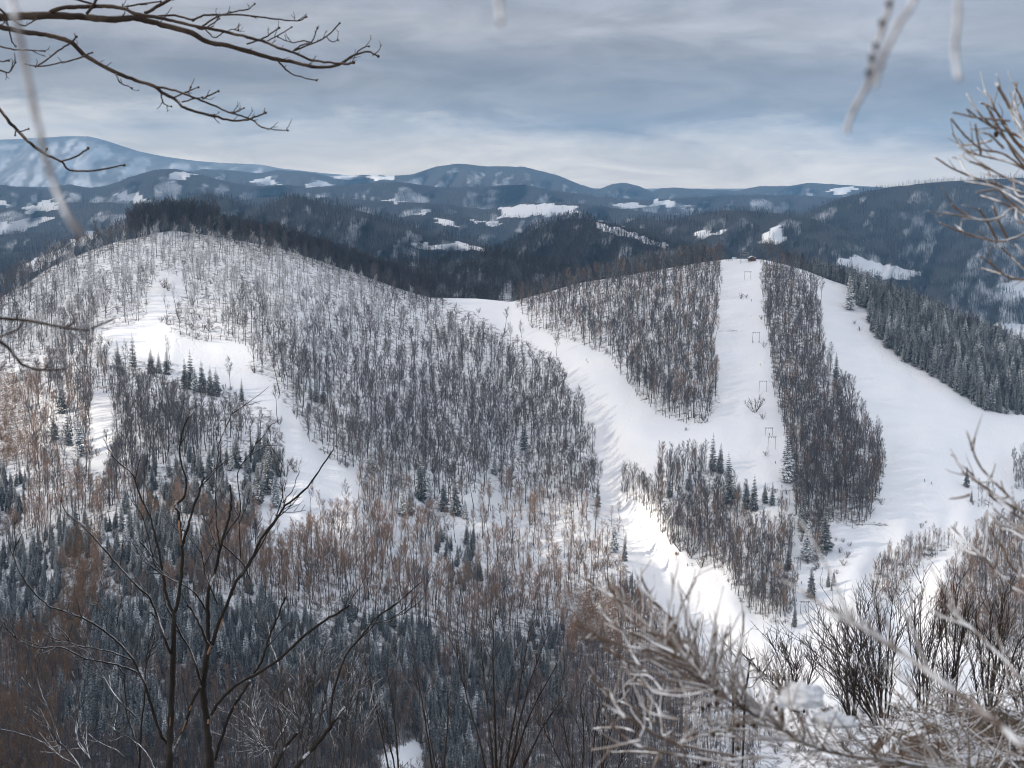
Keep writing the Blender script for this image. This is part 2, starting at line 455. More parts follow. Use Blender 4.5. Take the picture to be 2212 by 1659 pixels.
# behind the crest the ground rolls over and falls away
back = []
top = V[-1]
dr = top / np.linalg.norm(top[:, :2], axis=1)[:, None]
for k, (d, dz) in enumerate([(12, 0.6), (30, -1.5), (55, -6), (90, -16), (150, -38), (260, -85), (420, -150), (600, -210)]):
    b = top.copy(); b[:, :2] += dr[:, :2] * d; b[:, 2] += dz + (top[:, 2] / np.linalg.norm(top[:, :2], axis=1)) * d * (1 if k < 2 else 0.3)
    back.append(b)
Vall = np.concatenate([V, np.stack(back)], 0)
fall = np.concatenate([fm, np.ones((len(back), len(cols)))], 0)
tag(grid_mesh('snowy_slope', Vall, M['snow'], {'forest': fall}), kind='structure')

def back_P(px, d):
    """A point d metres behind the crest."""
    px = np.asarray(px, float)
    t = main_P(px, ridge_y(px))
    h = np.linalg.norm(t[..., :2], axis=-1)[..., None]
    o = t.copy(); d = np.asarray(d, float)[..., None]
    o[..., :2] += t[..., :2] / h * d
    o[..., 2:] += np.where(d < 30, t[..., 2:] / h * d - 0.05 * d, -0.12 * d - t[..., 2:] * 0)
    return o

# ------------------------------------------------------------------ hills behind, nearest first
def curve(pts):
    x, y = zip(*sc(pts))
    return lambda px: np.interp(px, x, y)
FIELDS = [sc(p) for p in [
    [(238, 420), (262, 415), (292, 418), (332, 440), (300, 438), (268, 432)], [(58, 448), (80, 438), (112, 433), (128, 452), (60, 462)], [(-20, 432), (15, 430), (15, 443), (-20, 446)],
    [(-20, 490), (40, 478), (112, 462), (120, 471), (50, 497), (-20, 508)], [(40, 585), (80, 555), (145, 535), (135, 552), (70, 588)], [(528, 393), (582, 382), (606, 399)],
    [(1088, 448), (1150, 440), (1242, 446), (1238, 462), (1130, 470), (1078, 470)], [(900, 524), (962, 529), (986, 519), (1048, 537), (1052, 543), (900, 538)],
    [(1003, 471), (1082, 484), (1062, 489)], [(888, 460), (930, 456), (928, 465)], [(718, 382), (790, 379), (852, 380), (848, 389), (730, 388)], [(828, 430), (872, 434), (862, 440)],
    [(1326, 443), (1372, 437), (1396, 441), (1360, 452)], [(1410, 433), (1456, 433), (1458, 444), (1412, 443)], [(1640, 522), (1662, 490), (1692, 486), (1690, 500), (1698, 524), (1670, 530)],
    [(1805, 562), (1860, 555), (1912, 570), (1988, 592), (1962, 603), (1880, 598)], [(2155, 615), (2212, 600), (2260, 640), (2200, 642)], [(2140, 700), (2280, 704), (2280, 718), (2180, 716)],
    [(1795, 412), (1830, 401), (1852, 409), (1800, 424)], [(1282, 480), (1302, 478), (1312, 487), (1342, 494), (1446, 531), (1436, 536), (1332, 505), (1300, 496)],
    [(365, 378), (385, 368), (432, 378), (372, 392)], [(150, 520), (200, 500), (215, 506), (160, 540)],
    [(1500, 505), (1572, 495), (1570, 503), (1505, 514)], [(1460, 452), (1500, 440), (1498, 447)], [(655, 395), (700, 390), (720, 400), (670, 404)], [(930, 470), (975, 476), (985, 490), (955, 488)]]]

_n8 = make_noise(72)
_n9, _n10 = make_noise(91), make_noise(92)
def in_field(gx, gy):
    x = gx + 9 * fbm(_n9, gx / 9, gy / 5, 3); y = gy + 4.5 * fbm(_n10, gx / 11, gy / 6, 3)
    k = np.zeros(np.shape(gx), bool)
    for c in FIELDS: k |= inpoly(x, y, c)
    return k
def wood_density(gx, gy, y0, s, spur):
    sl = spur(gx + 3.0, gy, s) - spur(gx - 3.0, gy, s)
    q = 0.64 + 0.42 * sstep(-0.05, 0.07, -sl) + 0.5 * np.exp(-((gy - y0) / 5.0) ** 2) + 0.38 * fbm(_n8, gx / 30 + 0.4 * gy / 30, gy / 15, 4)
    return np.clip(q, 0.42, 1)
LAYERS = []
def hill(name, ridge, Dr, Db, drop, seed, lam=60.0, amp=0.05, x0=-420, x1=1450, step=4.0, rough=1.2):
    yr_f = curve(ridge); n = make_noise(seed); n_b = make_noise(seed + 50)
    def yr(px): return yr_f(px) + rough * fbm(n_b, px / 14, px * 0 + 3, 3)
    def spur(px, py, s):
        return 1.4 * fbm(n, px / lam + 0.5 * (py - yr_f(px)) / lam, (py - yr_f(px)) / (lam * 2.5) + 1.5, 4)
    def Dfun(px, py):
        s = np.clip((py - yr(px)) / drop, 0, 1)
        D = Dr + (Db - Dr) * s ** 0.8
        return D * (1 + amp * spur(px, py, s) * np.minimum(1, s * 4) * 1.0)
    cols = np.arange(x0, x1, step); rows = 60
    sg = np.linspace(0, 1, rows)
    px = np.repeat(cols[None], rows, 0)
    py = yr(cols)[None] + drop * sg[::-1, None]
    Vg = PT(px, py, Dfun(px, py))
    t = Vg[-1]; bk = []
    for d in (0.02, 0.06, 0.14, 0.3):
        b = t * (1 + d); b[:, 2] = t[:, 2] - Dr * d * 0.35 - (0.002 * Dr if d > .03 else 0); bk.append(b)
    s = np.clip((py - yr(px)) / drop, 0, 1)
    fo = wood_density(px, py, yr(px), s, spur)
    fo = np.where(in_field(px, py), 0, fo)
    fo = np.concatenate([fo, np.ones((4, len(cols)))], 0)
    tag(grid_mesh(name, np.concatenate([Vg, np.stack(bk)], 0), M['mountain' if name == 'blue_mountain' else 'midhill' if Dr > 6000 else 'farsnow'], {'forest': fo}), kind='structure')
    LAYERS.append(dict(name=name, yr=yr, D=Dfun, spur=spur, drop=drop, Dr=Dr, x0=max(x0, -200), x1=min(x1, 1220)))

hill('saddle_hill', [(500, 690), (640, 640), (760, 604), (870, 576), (1000, 566), (1060, 556), (1120, 564), (1200, 588), (1280, 605), (1400, 640), (1500, 690)], 1640, 1400, 52, 21, 40, 0.02, 220, 700, 3)
hill('cone_hill', [(900, 640), (1040, 565), (1100, 530), (1150, 498), (1200, 476), (1235, 469), (1290, 477), (1350, 488), (1420, 500), (1470, 516), (1540, 540), (1640, 580), (1750, 640)], 2500, 2050, 75, 22, 34, 0.06, 400, 830, 3)
hill('spur_hill', [(300, 620), (380, 565), (440, 522), (520, 472), (580, 441), (630, 421), (680, 433), (750, 449), (830, 469), (900, 492), (960, 507), (1020, 522), (1120, 547), (1300, 600)], 3300, 2600, 82, 33, 40, 0.10, 130, 620)
hill('wooded_hill', [(-300, 620), (-100, 560), (0, 548), (80, 540), (150, 525), (200, 510), (260, 478), (330, 447), (400, 428), (450, 418), (500, 431), (560, 452), (640, 500), (800, 560)], 3900, 3000, 82, 23, 46, 0.13, -420, 400)
hill('crest_hill', [(1180, 600), (1270, 520), (1370, 474), (1450, 475), (1520, 460), (1570, 454), (1620, 455), (1680, 460), (1740, 466), (1810, 492), (1900, 540), (2000, 600), (2150, 690)], 3700, 2600, 120, 34, 52, 0.10, 540, 1000)
hill('right_hill', [(1450, 640), (1560, 560), (1650, 500), (1740, 458), (1800, 434), (1870, 413), (1950, 401), (2050, 391), (2130, 388), (2212, 384), (2330, 380), (2600, 390)], 4700, 2900, 165, 24, 75, 0.13, 640, 1450)
hill('low_hill', [(700, 540), (780, 500), (850, 474), (920, 457), (980, 464), (1050, 482), (1130, 505), (1250, 545)], 5300, 4500, 50, 35, 40, 0.10, 300, 600)
hill('far_left_hill', [(-300, 500), (0, 508), (60, 500), (130, 506), (200, 507), (280, 490), (400, 480), (600, 490)], 4900, 4200, 60, 25, 50, 0.05, -420, 300)
hill('field_hill', [(-300, 440), (0, 450), (100, 440), (220, 436), (330, 447), (450, 440), (600, 424), (740, 428), (850, 436), (950, 440), (1050, 452), (1120, 440), (1200, 436), (1280, 442), (1350, 452), (1450, 463), (1600, 470), (1900, 480), (2400, 480)], 6500, 5300, 60, 26, 60, 0.12)
hill('middle_hill', [(-300, 410), (0, 399), (50, 404), (100, 409), (150, 397), (200, 406), (230, 402), (290, 379), (340, 366), (380, 365), (420, 374), (480, 389), (540, 402), (620, 400), (700, 403), (800, 395), (860, 392), (950, 405), (1060, 402), (1130, 398), (1200, 412), (1300, 425), (1400, 432), (1500, 425), (1640, 420), (1800, 425), (2000, 430), (2400, 430)], 8600, 7200, 45, 27, 50, 0.13)
hill('ridge_hill', [(-300, 400), (200, 405), (330, 385), (440, 365), (500, 368), (560, 374), (600, 367), (660, 371), (720, 382), (780, 378), (850, 380), (895, 376), (940, 360), (985, 353), (1050, 359), (1130, 360), (1200, 377), (1250, 397), (1290, 410), (1320, 398), (1350, 394), (1385, 404), (1408, 414), (1425, 407), (1460, 405), (1530, 410), (1590, 412), (1640, 402), (1700, 402), (1750, 395), (1830, 400), (1900, 404), (1960, 412), (2100, 415), (2500, 415)], 11500, 9600, 40, 28, 46, 0.13, rough=0.8)
hill('blue_mountain', [(-300, 330), (-100, 305), (0, 302), (60, 299), (150, 294), (190, 294), (240, 307), (300, 327), (360, 339), (420, 347), (480, 352), (560, 355), (600, 363), (700, 374), (800, 383), (1000, 398), (1300, 407), (1800, 408), (2500, 408)], 15500, 13200, 52, 29, 60, 0.05, rough=0.5)

# the plain out to the horizon, and the hillside the camera stands on
pl = []
for y in (1300, 3000, 6000, 12000, 20000, 32000, 50000):
    pl.append([(x * max(1.0, y / 6000.0), y, -300 - 0.006 * y) for x in np.linspace(-8000, 8000, 40)])
tag(grid_mesh('snow_plain', np.array(pl, float), M['farsnow']), kind='structure')

_n5 = make_noise(61)
def hillside_z(x, y):
    x = np.asarray(x, float); y = np.asarray(y, float)
    z = -2.25 - 0.425 * np.maximum(y, -4) - 0.25 * sstep(0, 40, y) * np.minimum(y, 40) * 0.25
    z = np.where(y < -4, -0.55 + 0.0 * y, z)
    kn = sstep(-0.1, 1.1, x - 0.12 * y) * sstep(1.5, 3.4, y) * (1 - sstep(6.2, 8.0, y))
    z = z + kn * (2.12 - 0.0 * y + 0.30 * (y - 5))
    z = z + 0.12 * fbm(_n5, x * 1.6, y * 1.6, 4) * (1 - sstep(10, 30, y)) + 1.5 * fbm(_n5, x / 30, y / 30, 3) * sstep(20, 80, y)
    return z
ys = np.concatenate([np.linspace(-30, 1, 10), np.linspace(1.2, 9, 130), np.geomspace(9.3, 620, 60)])
hs = []
for y in ys:
    w = 5 + max(0, y) * 0.75 + (20 if y < 0 else 0)
    xs = np.linspace(-w, w, 160)
    hs.append(np.stack([xs, np.full_like(xs, y), hillside_z(xs, np.full_like(xs, y))], -1))
M['nearsnow'] = snow_mat('near_snow', tracks=False, rough_scale=20.0, litter_shade=False)
tag(grid_mesh('hillside', np.array(hs), M['knoll']), kind='structure')
# ------------------------------------------------------------------ trees
def wander(p, d, L, n, up=0.0, wob=0.15, rnd=random):
    pts = [Vector(p)]; d = Vector(d).normalized()
    for i in range(n):
        d = (d + Vector((rnd.gauss(0, wob), rnd.gauss(0, wob), rnd.gauss(0, wob) + up))).normalized()
        pts.append(pts[-1] + d * (L / n))
    return pts

def taper(a, b, n): return [a + (b - a) * i / n for i in range(n + 1)]

def bare(seed, h=22.0, f0=0.42, spread=0.37, nl=13, ns=7, nt=9, r0=0.28, tilt=0.8, up=0.14, conical=False, tw=0.66, lean=0.08):
    rnd = random.Random(seed)
    tr, cr = MB(), MB()
    p = wander((0, 0, -0.5), (rnd.gauss(0, lean), rnd.gauss(0, lean), 1), h * 0.97, 8, 0.08, 0.045, rnd)
    rad = [r0 * (1 - 0.93 * (i / 8) ** 0.8) for i in range(9)]
    tr.tube(p, rad, 5)
    def at(t):
        x = t * 8; i = min(7, int(x)); return p[i].lerp(p[i + 1], x - i), rad[i] + (rad[i + 1] - rad[i]) * (x - i)
    az = rnd.random() * 6
    for k in range(nl):
        t = f0 + (0.96 - f0) * (k + rnd.random() * 0.8) / nl
        q, r = at(min(0.98, t)); az += 2.4 + rnd.gauss(0, 0.4)
        tl = tilt * (1.0 - 0.45 * (t - f0) / (1 - f0)) + rnd.gauss(0, 0.12)
        if conical: L = h * spread * (1.03 - t) ** 0.8 * 1.25; tl = 1.35
        else: L = h * spread * (1.08 - 0.62 * t) * rnd.uniform(0.65, 1.15)
        d = Vector((math.sin(tl) * math.cos(az), math.sin(tl) * math.sin(az), math.cos(tl)))
        lp = wander(q, d, L, 5, up, 0.10, rnd)
        lr = taper(min(r * 0.6, 0.012 * L + 0.03) * 1.05, 0.025 * tw, 5)
        (tr if not conical else cr).tube(lp, lr, 4)
        for s in range(ns):
            u = 0.25 + 0.75 * (s + rnd.random()) / ns
            x = min(4.999, u * 5); i = int(x); b = lp[i].lerp(lp[i + 1], x - i)
            dd = (lp[i + 1] - lp[i]).normalized()
            side = dd.cross(Vector((rnd.gauss(0, 1), rnd.gauss(0, 1), rnd.gauss(0, 1)))).normalized()
            sd = (dd + side * rnd.uniform(0.5, 1.0) + Vector((0, 0, 0.0 if conical else 0.25))).normalized()
            SL = L * rnd.uniform(0.28, 0.5) * (1.15 - 0.5 * u)
            sp = wander(b, sd, SL, 3, up * 0.6, 0.15, rnd)
            cr.tube(sp, taper(0.05 * tw, 0.022 * tw, 3), 3, cap=False)
            for w in range(nt):
                y = min(2.999, (0.2 + 0.8 * rnd.random()) * 3); j = int(y); c = sp[j].lerp(sp[j + 1], y - j)
                td = (sp[j + 1] - sp[j]).normalized()
                tv = (td + td.cross(Vector((rnd.gauss(0, 1), rnd.gauss(0, 1), rnd.gauss(0, 1)))).normalized() * 0.75 + Vector((0, 0, 0.15))).normalized()
                TL = rnd.uniform(0.7, 1.5) * h / 20
                m = c + tv * TL * 0.55
                cr.tube([c, m, m + (tv + Vector((0, 0, 0.3))).normalized() * TL * 0.45], [0.028 * tw, 0.02 * tw, 0], 3)
    return tr, cr

def spruce(seed, h=18.0, w=0.2, lev=24, nb=8, lobes=True):
    rnd = random.Random(seed)
    tr, cr = MB(), MB()
    p = wander((0, 0, -0.4), (0, 0, 1), h, 5, 0.3, 0.012, rnd)
    tr.tube(p, taper(h * 0.013, 0.02, 5), 5)
    az = 0
    for k in range(lev):
        t = 0.07 + 0.9 * (k / (lev - 1)) ** 0.92
        x = min(4.999, t * 5); i = int(x); c = p[i].lerp(p[i + 1], x - i)
        Lk = h * w * (1.02 - t) ** 0.85 * min(1.0, 0.6 + 2.2 * t)
        for b in range(nb if k < lev - 4 else 5):
            az += 2 * PI / nb + rnd.gauss(0, 0.25)
            L = Lk * rnd.uniform(0.6, 1.18) + 0.12
            dr_ = rnd.uniform(0.2, 0.42) * (1 - 0.9 * t)
            o = Vector((math.cos(az), math.sin(az), 0)); sd = Vector((-math.sin(az), math.cos(az), 0))
            def fr(b0, o, sd, L, dr_):
                wd = L * rnd.uniform(0.19, 0.30); th = L * 0.05 + 0.03
                z = Vector((0, 0, 1))
                m = b0 + o * L * 0.55 - z * L * dr_ * 0.45 + z * 0.05 * L
                tip = b0 + o * L - z * L * dr_ * (1.0) + z * 0.03 * L
                i0 = len(cr.v)
                for v in (b0 + z * th, b0 - z * th, m + sd * wd - z * wd * 0.5, m - sd * wd - z * wd * 0.5, m + z * th, m - z * th * 1.5, tip): cr.v.append(v[:])
                for f in ((0, 2, 4), (0, 4, 3), (1, 5, 2), (1, 3, 5), (4, 2, 6), (3, 4, 6), (2, 5, 6), (5, 3, 6), (0, 1, 2), (1, 0, 3)):
                    cr.f.append(tuple(i0 + q for q in f)); cr.mi.append(0)
                return m
            m = fr(c, o, sd, L, dr_)
            if lobes and t < 0.8:
                for sg in (-1, 1):
                    o2 = (o + sd * sg * rnd.uniform(0.5, 0.9)).normalized()
                    fr(c + (m - c) * rnd.uniform(0.5, 0.9), o2, Vector((-o2.y, o2.x, 0)), L * 0.48, dr_ + 0.2)
    return tr, cr

def shrub_tree(seed, h=4.0, stems=7, spread=0.5, tw=1.0):
    rnd = random.Random(seed); tr, cr = MB(), MB()
    for k in range(stems):
        az = rnd.random() * 2 * PI; tl = spread * math.sqrt(rnd.random())
        d = Vector((math.sin(tl) * math.cos(az), math.sin(tl) * math.sin(az), math.cos(tl)))
        L = h * rnd.uniform(0.7, 1.0)
        lp = wander((0.06 * h * math.cos(az), 0.06 * h * math.sin(az), -0.1), d, L, 5, 0.08, 0.08, rnd)
        cr.tube(lp, taper(0.012 * h * tw, 0.004 * h * tw, 5), 3)
        for s in range(9):
            x = min(4.999, (0.2 + 0.8 * rnd.random()) * 5); i = int(x); b = lp[i].lerp(lp[i + 1], x - i)
            dd = (d + Vector((rnd.gauss(0, .5), rnd.gauss(0, .5), rnd.gauss(0.1, .3)))).normalized()
            sp = wander(b, dd, L * rnd.uniform(0.2, 0.42), 2, 0.1, 0.15, rnd)
            cr.tube(sp, [0.005 * h * tw, 0.004 * h * tw, 0.0], 3)
            for w in range(4):
                c = sp[0].lerp(sp[1], rnd.random()) if w < 2 else sp[1].lerp(sp[2], rnd.random())
                tv = (dd + Vector((rnd.gauss(0, .6), rnd.gauss(0, .6), rnd.gauss(0.1, .3)))).normalized()
                cr.tube([c, c + tv * L * rnd.uniform(0.08, 0.2)], [0.0035 * h * tw, 0], 3)
    return tr, cr

PROTO = {}
def proto(kind, gens, bark, twig, name):
    lst = []
    for tr, cr in gens:
        both = MB(); both.join(tr, 0); both.join(cr, 1)
        hh = max(v[2] for v in both.v)
        if bark == twig: one = both.mesh(name, [M[bark], M[twig]])
        else: one = both.mesh(name, [M[bark], M[twig]])
        lst.append(dict(one=one, trunk=tr.mesh('trunk', M[bark]) if tr.v else None, crown=cr.mesh('crown', M[twig]), h=hh, name=name))
    PROTO[kind] = lst
def gens_beech(n, s0, **kw): return [bare(s0 + i, **kw) for i in range(n)]
G1 = gens_beech(3, 100) + gens_beech(3, 110, spread=0.27, f0=0.56, nl=10) + gens_beech(1, 118, spread=0.45, f0=0.22, nl=18, h=19)
proto('beech', G1, 'bark', 'twig', 'bare_tree')
proto('frost', gens_beech(3, 130, nt=6) + gens_beech(2, 136, spread=0.31, f0=0.42), 'frostbark', 'frosttwig', 'bare_tree')
proto('brown', gens_beech(3, 150, nt=7) + gens_beech(2, 156, spread=0.3, f0=0.45, nt=7), 'bark', 'sunbrowntwig', 'bare_tree')
proto('pole', [bare(170 + i, h=16, f0=0.55, spread=0.15, nl=9, ns=5, nt=4, r0=0.15, tw=0.6) for i in range(4)], 'bark', 'twig', 'bare_tree')
proto('brownpole', [bare(180 + i, h=14, f0=0.4, spread=0.17, nl=11, ns=5, nt=5, r0=0.12, tw=0.7) for i in range(4)], 'bark', 'sunbrowntwig', 'bare_tree')
proto('crest', gens_beech(4, 160, f0=0.3, spread=0.36, nl=16, ns=7, nt=10, tw=0.85), 'bark', 'unlittwig', 'bare_tree')
proto('larch', [bare(190 + i, h=16, f0=0.18, spread=0.2, nl=30, ns=5, nt=4, r0=0.16, conical=True, up=0.05, tw=0.9) for i in range(3)], 'bark', 'larchtwig', 'larch_tree')
proto('spruce', [spruce(200 + i, w=w) for i, w in enumerate((0.17, 0.2, 0.15, 0.22))], 'bark', 'needle', 'spruce_tree')
proto('snowspruce', [spruce(210 + i, w=w) for i, w in enumerate((0.2, 0.17, 0.23))], 'bark', 'snowneedle', 'spruce_tree')
proto('shrub', [shrub_tree(220 + i, 4.0, 9, 0.65, 1.3) for i in range(4)], 'shrub', 'shrub', 'shrub')
proto('far', [bare(230 + i, h=18, f0=0.28, spread=0.36, nl=8, ns=4, nt=3, r0=0.34, tw=2.6) for i in range(4)], 'dim', 'dim', 'bare_tree')
proto('farspruce', [spruce(240 + i, w=0.2, lev=9, nb=6, lobes=False) for i in range(3)], 'dim', 'dimneedle', 'spruce_tree')

_ng = {}
def scatter_group(kind):
    if kind in _ng: return _ng[kind]
    ng = bpy.data.node_groups.new('scatter_' + kind, 'GeometryNodeTree')
    ng.interface.new_socket('Geometry', in_out='INPUT', socket_type='NodeSocketGeometry')
    ng.interface.new_socket('Geometry', in_out='OUTPUT', socket_type='NodeSocketGeometry')
    nd = ng.nodes; L = ng.links
    gi = nd.new('NodeGroupInput'); go = nd.new('NodeGroupOutput')
    jn = nd.new('GeometryNodeJoinGeometry')
    for p in PROTO[kind]:
        ob = bpy.data.objects.new('source_' + p['name'], p['one'])
        oi = nd.new('GeometryNodeObjectInfo'); oi.inputs['Object'].default_value = ob
        g2 = nd.new('GeometryNodeGeometryToInstance')
        L.new(oi.outputs['Geometry'], g2.inputs[0]); L.new(g2.outputs[0], jn.inputs[0])
    ip = nd.new('GeometryNodeInstanceOnPoints')
    ip.inputs['Pick Instance'].default_value = True
    def attr(nm, ty):
        a = nd.new('GeometryNodeInputNamedAttribute'); a.data_type = ty; a.inputs[0].default_value = nm
        return a.outputs[0]
    L.new(gi.outputs[0], ip.inputs['Points']); L.new(jn.outputs[0], ip.inputs['Instance'])
    L.new(attr('idx', 'INT'), ip.inputs['Instance Index'])
    L.new(attr('rot', 'FLOAT_VECTOR'), ip.inputs['Rotation'])
    L.new(attr('scl', 'FLOAT_VECTOR'), ip.inputs['Scale'])
    L.new(ip.outputs[0], go.inputs[0])
    _ng[kind] = ng
    return ng

def scatter(name, kind, pts, hts):
    if len(pts) == 0: return
    n = len(pts); ps = PROTO[kind]
    me = bpy.data.meshes.new(name); me.vertices.add(n)
    me.vertices.foreach_set('co', np.asarray(pts, np.float32).reshape(-1))
    idx = RNG.integers(0, len(ps), n)
    sz = np.asarray(hts) / np.array([p['h'] for p in ps])[idx]
    scl = np.stack([sz * RNG.uniform(0.85, 1.15, n), sz * RNG.uniform(0.85, 1.15, n), sz], -1)
    rot = np.stack([RNG.normal(0, 0.03, n), RNG.normal(0, 0.03, n), RNG.uniform(0, 6.28, n)], -1)
    a = me.attributes.new('idx', 'INT', 'POINT'); a.data.foreach_set('value', idx.astype(np.int32))
    for k, v in (('rot', rot), ('scl', scl)):
        a = me.attributes.new(k, 'FLOAT_VECTOR', 'POINT'); a.data.foreach_set('vector', v.astype(np.float32).reshape(-1))
    o = link(bpy.data.objects.new(name, me))
    o.modifiers.new('scatter', 'NODES').node_group = scatter_group(kind)
    tag(o, kind='stuff')
    return o

# --- where the trees of the near hills stand: (px, py, kind, height m)
T = []
def jitter_pts(x0, x1, y0, y1, dx, dy):
    xs = np.arange(x0, x1, dx); ysn = np.arange(y0, y1, dy)
    gx, gy = np.meshgrid(xs, ysn)
    gx = gx + RNG.uniform(-.5, .5, gx.shape) * dx + (np.arange(len(ysn)) % 2)[:, None] * dx / 2
    gy = gy + RNG.uniform(-.5, .5, gy.shape) * dy
    return gx.ravel(), gy.ravel()

CON = [sc(p) for p in [
    [(470, 985), (530, 975), (600, 960), (605, 1020), (585, 1070), (560, 1130), (530, 1150), (470, 1140), (420, 1110), (330, 1080), (300, 1030), (380, 1015)],
    [(225, 1125), (300, 1110), (420, 1140), (440, 1180), (440, 1270), (330, 1300), (250, 1280), (210, 1230)],
    [(170, 1320), (280, 1310), (400, 1325), (560, 1300), (590, 1330), (720, 1360), (760, 1400), (740, 1480), (600, 1500), (400, 1470), (260, 1480), (180, 1420)],
    [(740, 1340), (830, 1345), (940, 1360), (960, 1420), (930, 1480), (850, 1500), (740, 1480)],
    [(1190, 1350), (1220, 1400), (1200, 1470), (1120, 1520), (1000, 1590), (900, 1600), (900, 1540), (980, 1470), (1060, 1410), (1130, 1370)],
    [(920, 1560), (1030, 1570), (1040, 1700), (900, 1700)], [(130, 1480), (330, 1490), (420, 1600), (300, 1640), (130, 1600)],
    [(-40, 1020), (60, 1030), (50, 1150), (-40, 1180)], [(-40, 1200), (70, 1180), (130, 1240), (140, 1340), (60, 1380), (-40, 1380)],
    [(110, 1140), (190, 1130), (200, 1190), (140, 1240), (100, 1220)], [(760, 1500), (860, 1530), (850, 1620), (700, 1640), (640, 1560)],
    [(950, 1180), (1040, 1175), (1050, 1230), (1000, 1290), (950, 1250)], [(1340, 1250), (1400, 1260), (1420, 1310), (1360, 1310)],
    [(1180, 1480), (1240, 1490), (1230, 1560), (1180, 1580)]]]
LARCH = [sc(p) for p in [[(-40, 780), (40, 790), (110, 760), (120, 800), (50, 870), (-40, 890)], [(-40, 900), (55, 860), (60, 1000), (-40, 1040)], [(150, 1170), (215, 1150), (220, 1300), (190, 1420), (120, 1440), (140, 1300)],
    [(1210, 1290), (1330, 1280), (1340, 1400), (1230, 1430)], [(290, 1100), (360, 1090), (380, 1130), (300, 1140)], [(1215, 1470), (1240, 1465), (1240, 1560), (1215, 1560)],
    [(40, 1380), (160, 1400), (150, 1500), (30, 1480)], [(-40, 1500), (110, 1520), (160, 1700), (-40, 1700)]]]
_n7 = make_noise(71)

def add(gx, gy, kind, hh):
    for a, b, h in zip(gx, gy, hh): T.append((a, b, kind, h))

# conifer stands of the dark valley
gx, gy = jitter_pts(-40, 660, 440, 800, 4.8, 4.8)
k = np.zeros(gx.shape, bool)
for c in CON: k |= inpoly(gx + 34 * (_n7(gx / 15, gy / 15) - .5), gy + 34 * (_n8(gx / 15, gy / 15) - .5), c)
k &= forest_mask(gx, gy) & (RNG.random(gx.shape) < 0.15 + 1.0 * _n7(gx / 13, gy / 13))
hh = RNG.uniform(5.0, 15.0, gx.shape) * (0.75 + 0.5 * _n8(gx / 25, gy / 25))
ks = k & (RNG.random(gx.shape) < 0.10); k &= ~ks
add(gx[k], gy[k], 'spruce', hh[k]); add(gx[ks], gy[ks], 'snowspruce', hh[ks])
# larches
gx, gy = jitter_pts(-40, 660, 380, 800, 4.5, 5)
k = np.zeros(gx.shape, bool)
for c in LARCH: k |= inpoly(gx + 8 * (_n7(gx / 9, gy / 9) - .5), gy, c)
k &= forest_mask(gx, gy) & (RNG.random(gx.shape) < 0.8)
add(gx[k], gy[k], 'larch', RNG.uniform(9, 13, k.sum()))

def in_any(gx, gy, polys):
    k = np.zeros(np.shape(gx), bool)
    for c in polys: k |= inpoly(gx, gy, c)
    return k
# broadleaved wood of the dome: spacing opens towards the bright upper face, closes in the valley
gx, gy = jitter_pts(-240, 760, 200, 850, 4.3, 4.5)
k = forest_mask(gx, gy) & (gy > ridge_y(gx) + 0.5) & ~in_any(gx, gy, CON) & ~in_any(gx, gy, LARCH) & ~in_any(gx, gy, GROVES)
gx, gy = gx[k], gy[k]
X, Y = gx / S, gy / S
dens = 0.60 + 0.40 * fbm(_n7, gx / 30, gy / 34, 3)
dens += 0.22 * sstep(900, 1150, X) * (1 - sstep(1050, 1100, Y))          # dense flank by the central piste
dens += 0.30 * sstep(1300, 1400, Y) - 0.34 * np.exp(-(((X - 1120) / 240) ** 2 + ((Y - 1180) / 90) ** 2)) - 0.12 * np.exp(-(((X - 780) / 240) ** 2 + ((Y - 1140) / 70) ** 2))                                       # lower slopes
dens += 0.12 * sstep(650, 0, X) * sstep(720, 800, Y)
rd = gy - ridge_y(gx)
dens += 0.6 * np.exp(-(rd / 9.0) ** 2) * sstep(420, 520, X) * (1 - sstep(960, 990, X))
k = RNG.random(gx.shape) < np.clip(dens * np.where(Y < 1080, 0.86, 1.0), 0.2, 0.97)
gx, gy, X, Y, rd = gx[k], gy[k], X[k], Y[k], rd[k]
fr = np.clip(1.25 - 0.0042 * (Y - 560) - 0.0009 * np.maximum(X - 700, 0), 0, 1) * sstep(8, 24, rd)
wm = sstep(1060, 1150, Y + 60 * (_n8(gx / 20, gy / 20) - .5)) * (1 - sstep(1480, 1600, Y)) + 0.85 * sstep(260, 60, X) * sstep(760, 850, Y)
pl_ = sstep(1250, 1420, Y - 0.10 * (X - 700)) + 0.7 * sstep(200, 0, X) * sstep(1020, 1100, Y)
u = RNG.random((3, len(gx)))
for i in range(len(gx)):
    if u[0, i] < pl_[i]: kd = 'brownpole' if u[1, i] < 0.35 + 0.4 * wm[i] else 'pole'; h = RNG.uniform(10, 15)
    elif u[1, i] < wm[i] * 0.9: kd = 'brown'; h = RNG.uniform(16, 24)
    elif u[2, i] < fr[i]: kd = 'frost'; h = RNG.uniform(18, 26)
    else: kd = 'beech'; h = RNG.uniform(19, 28)
    if rd[i] < 9 and kd != 'brown' and X[i] > 280: kd = 'crest'
    h *= (0.55 if RNG.random() < 0.22 else 1.0) * RNG.uniform(0.8, 1.12)
    T.append((gx[i], gy[i], kd, h))
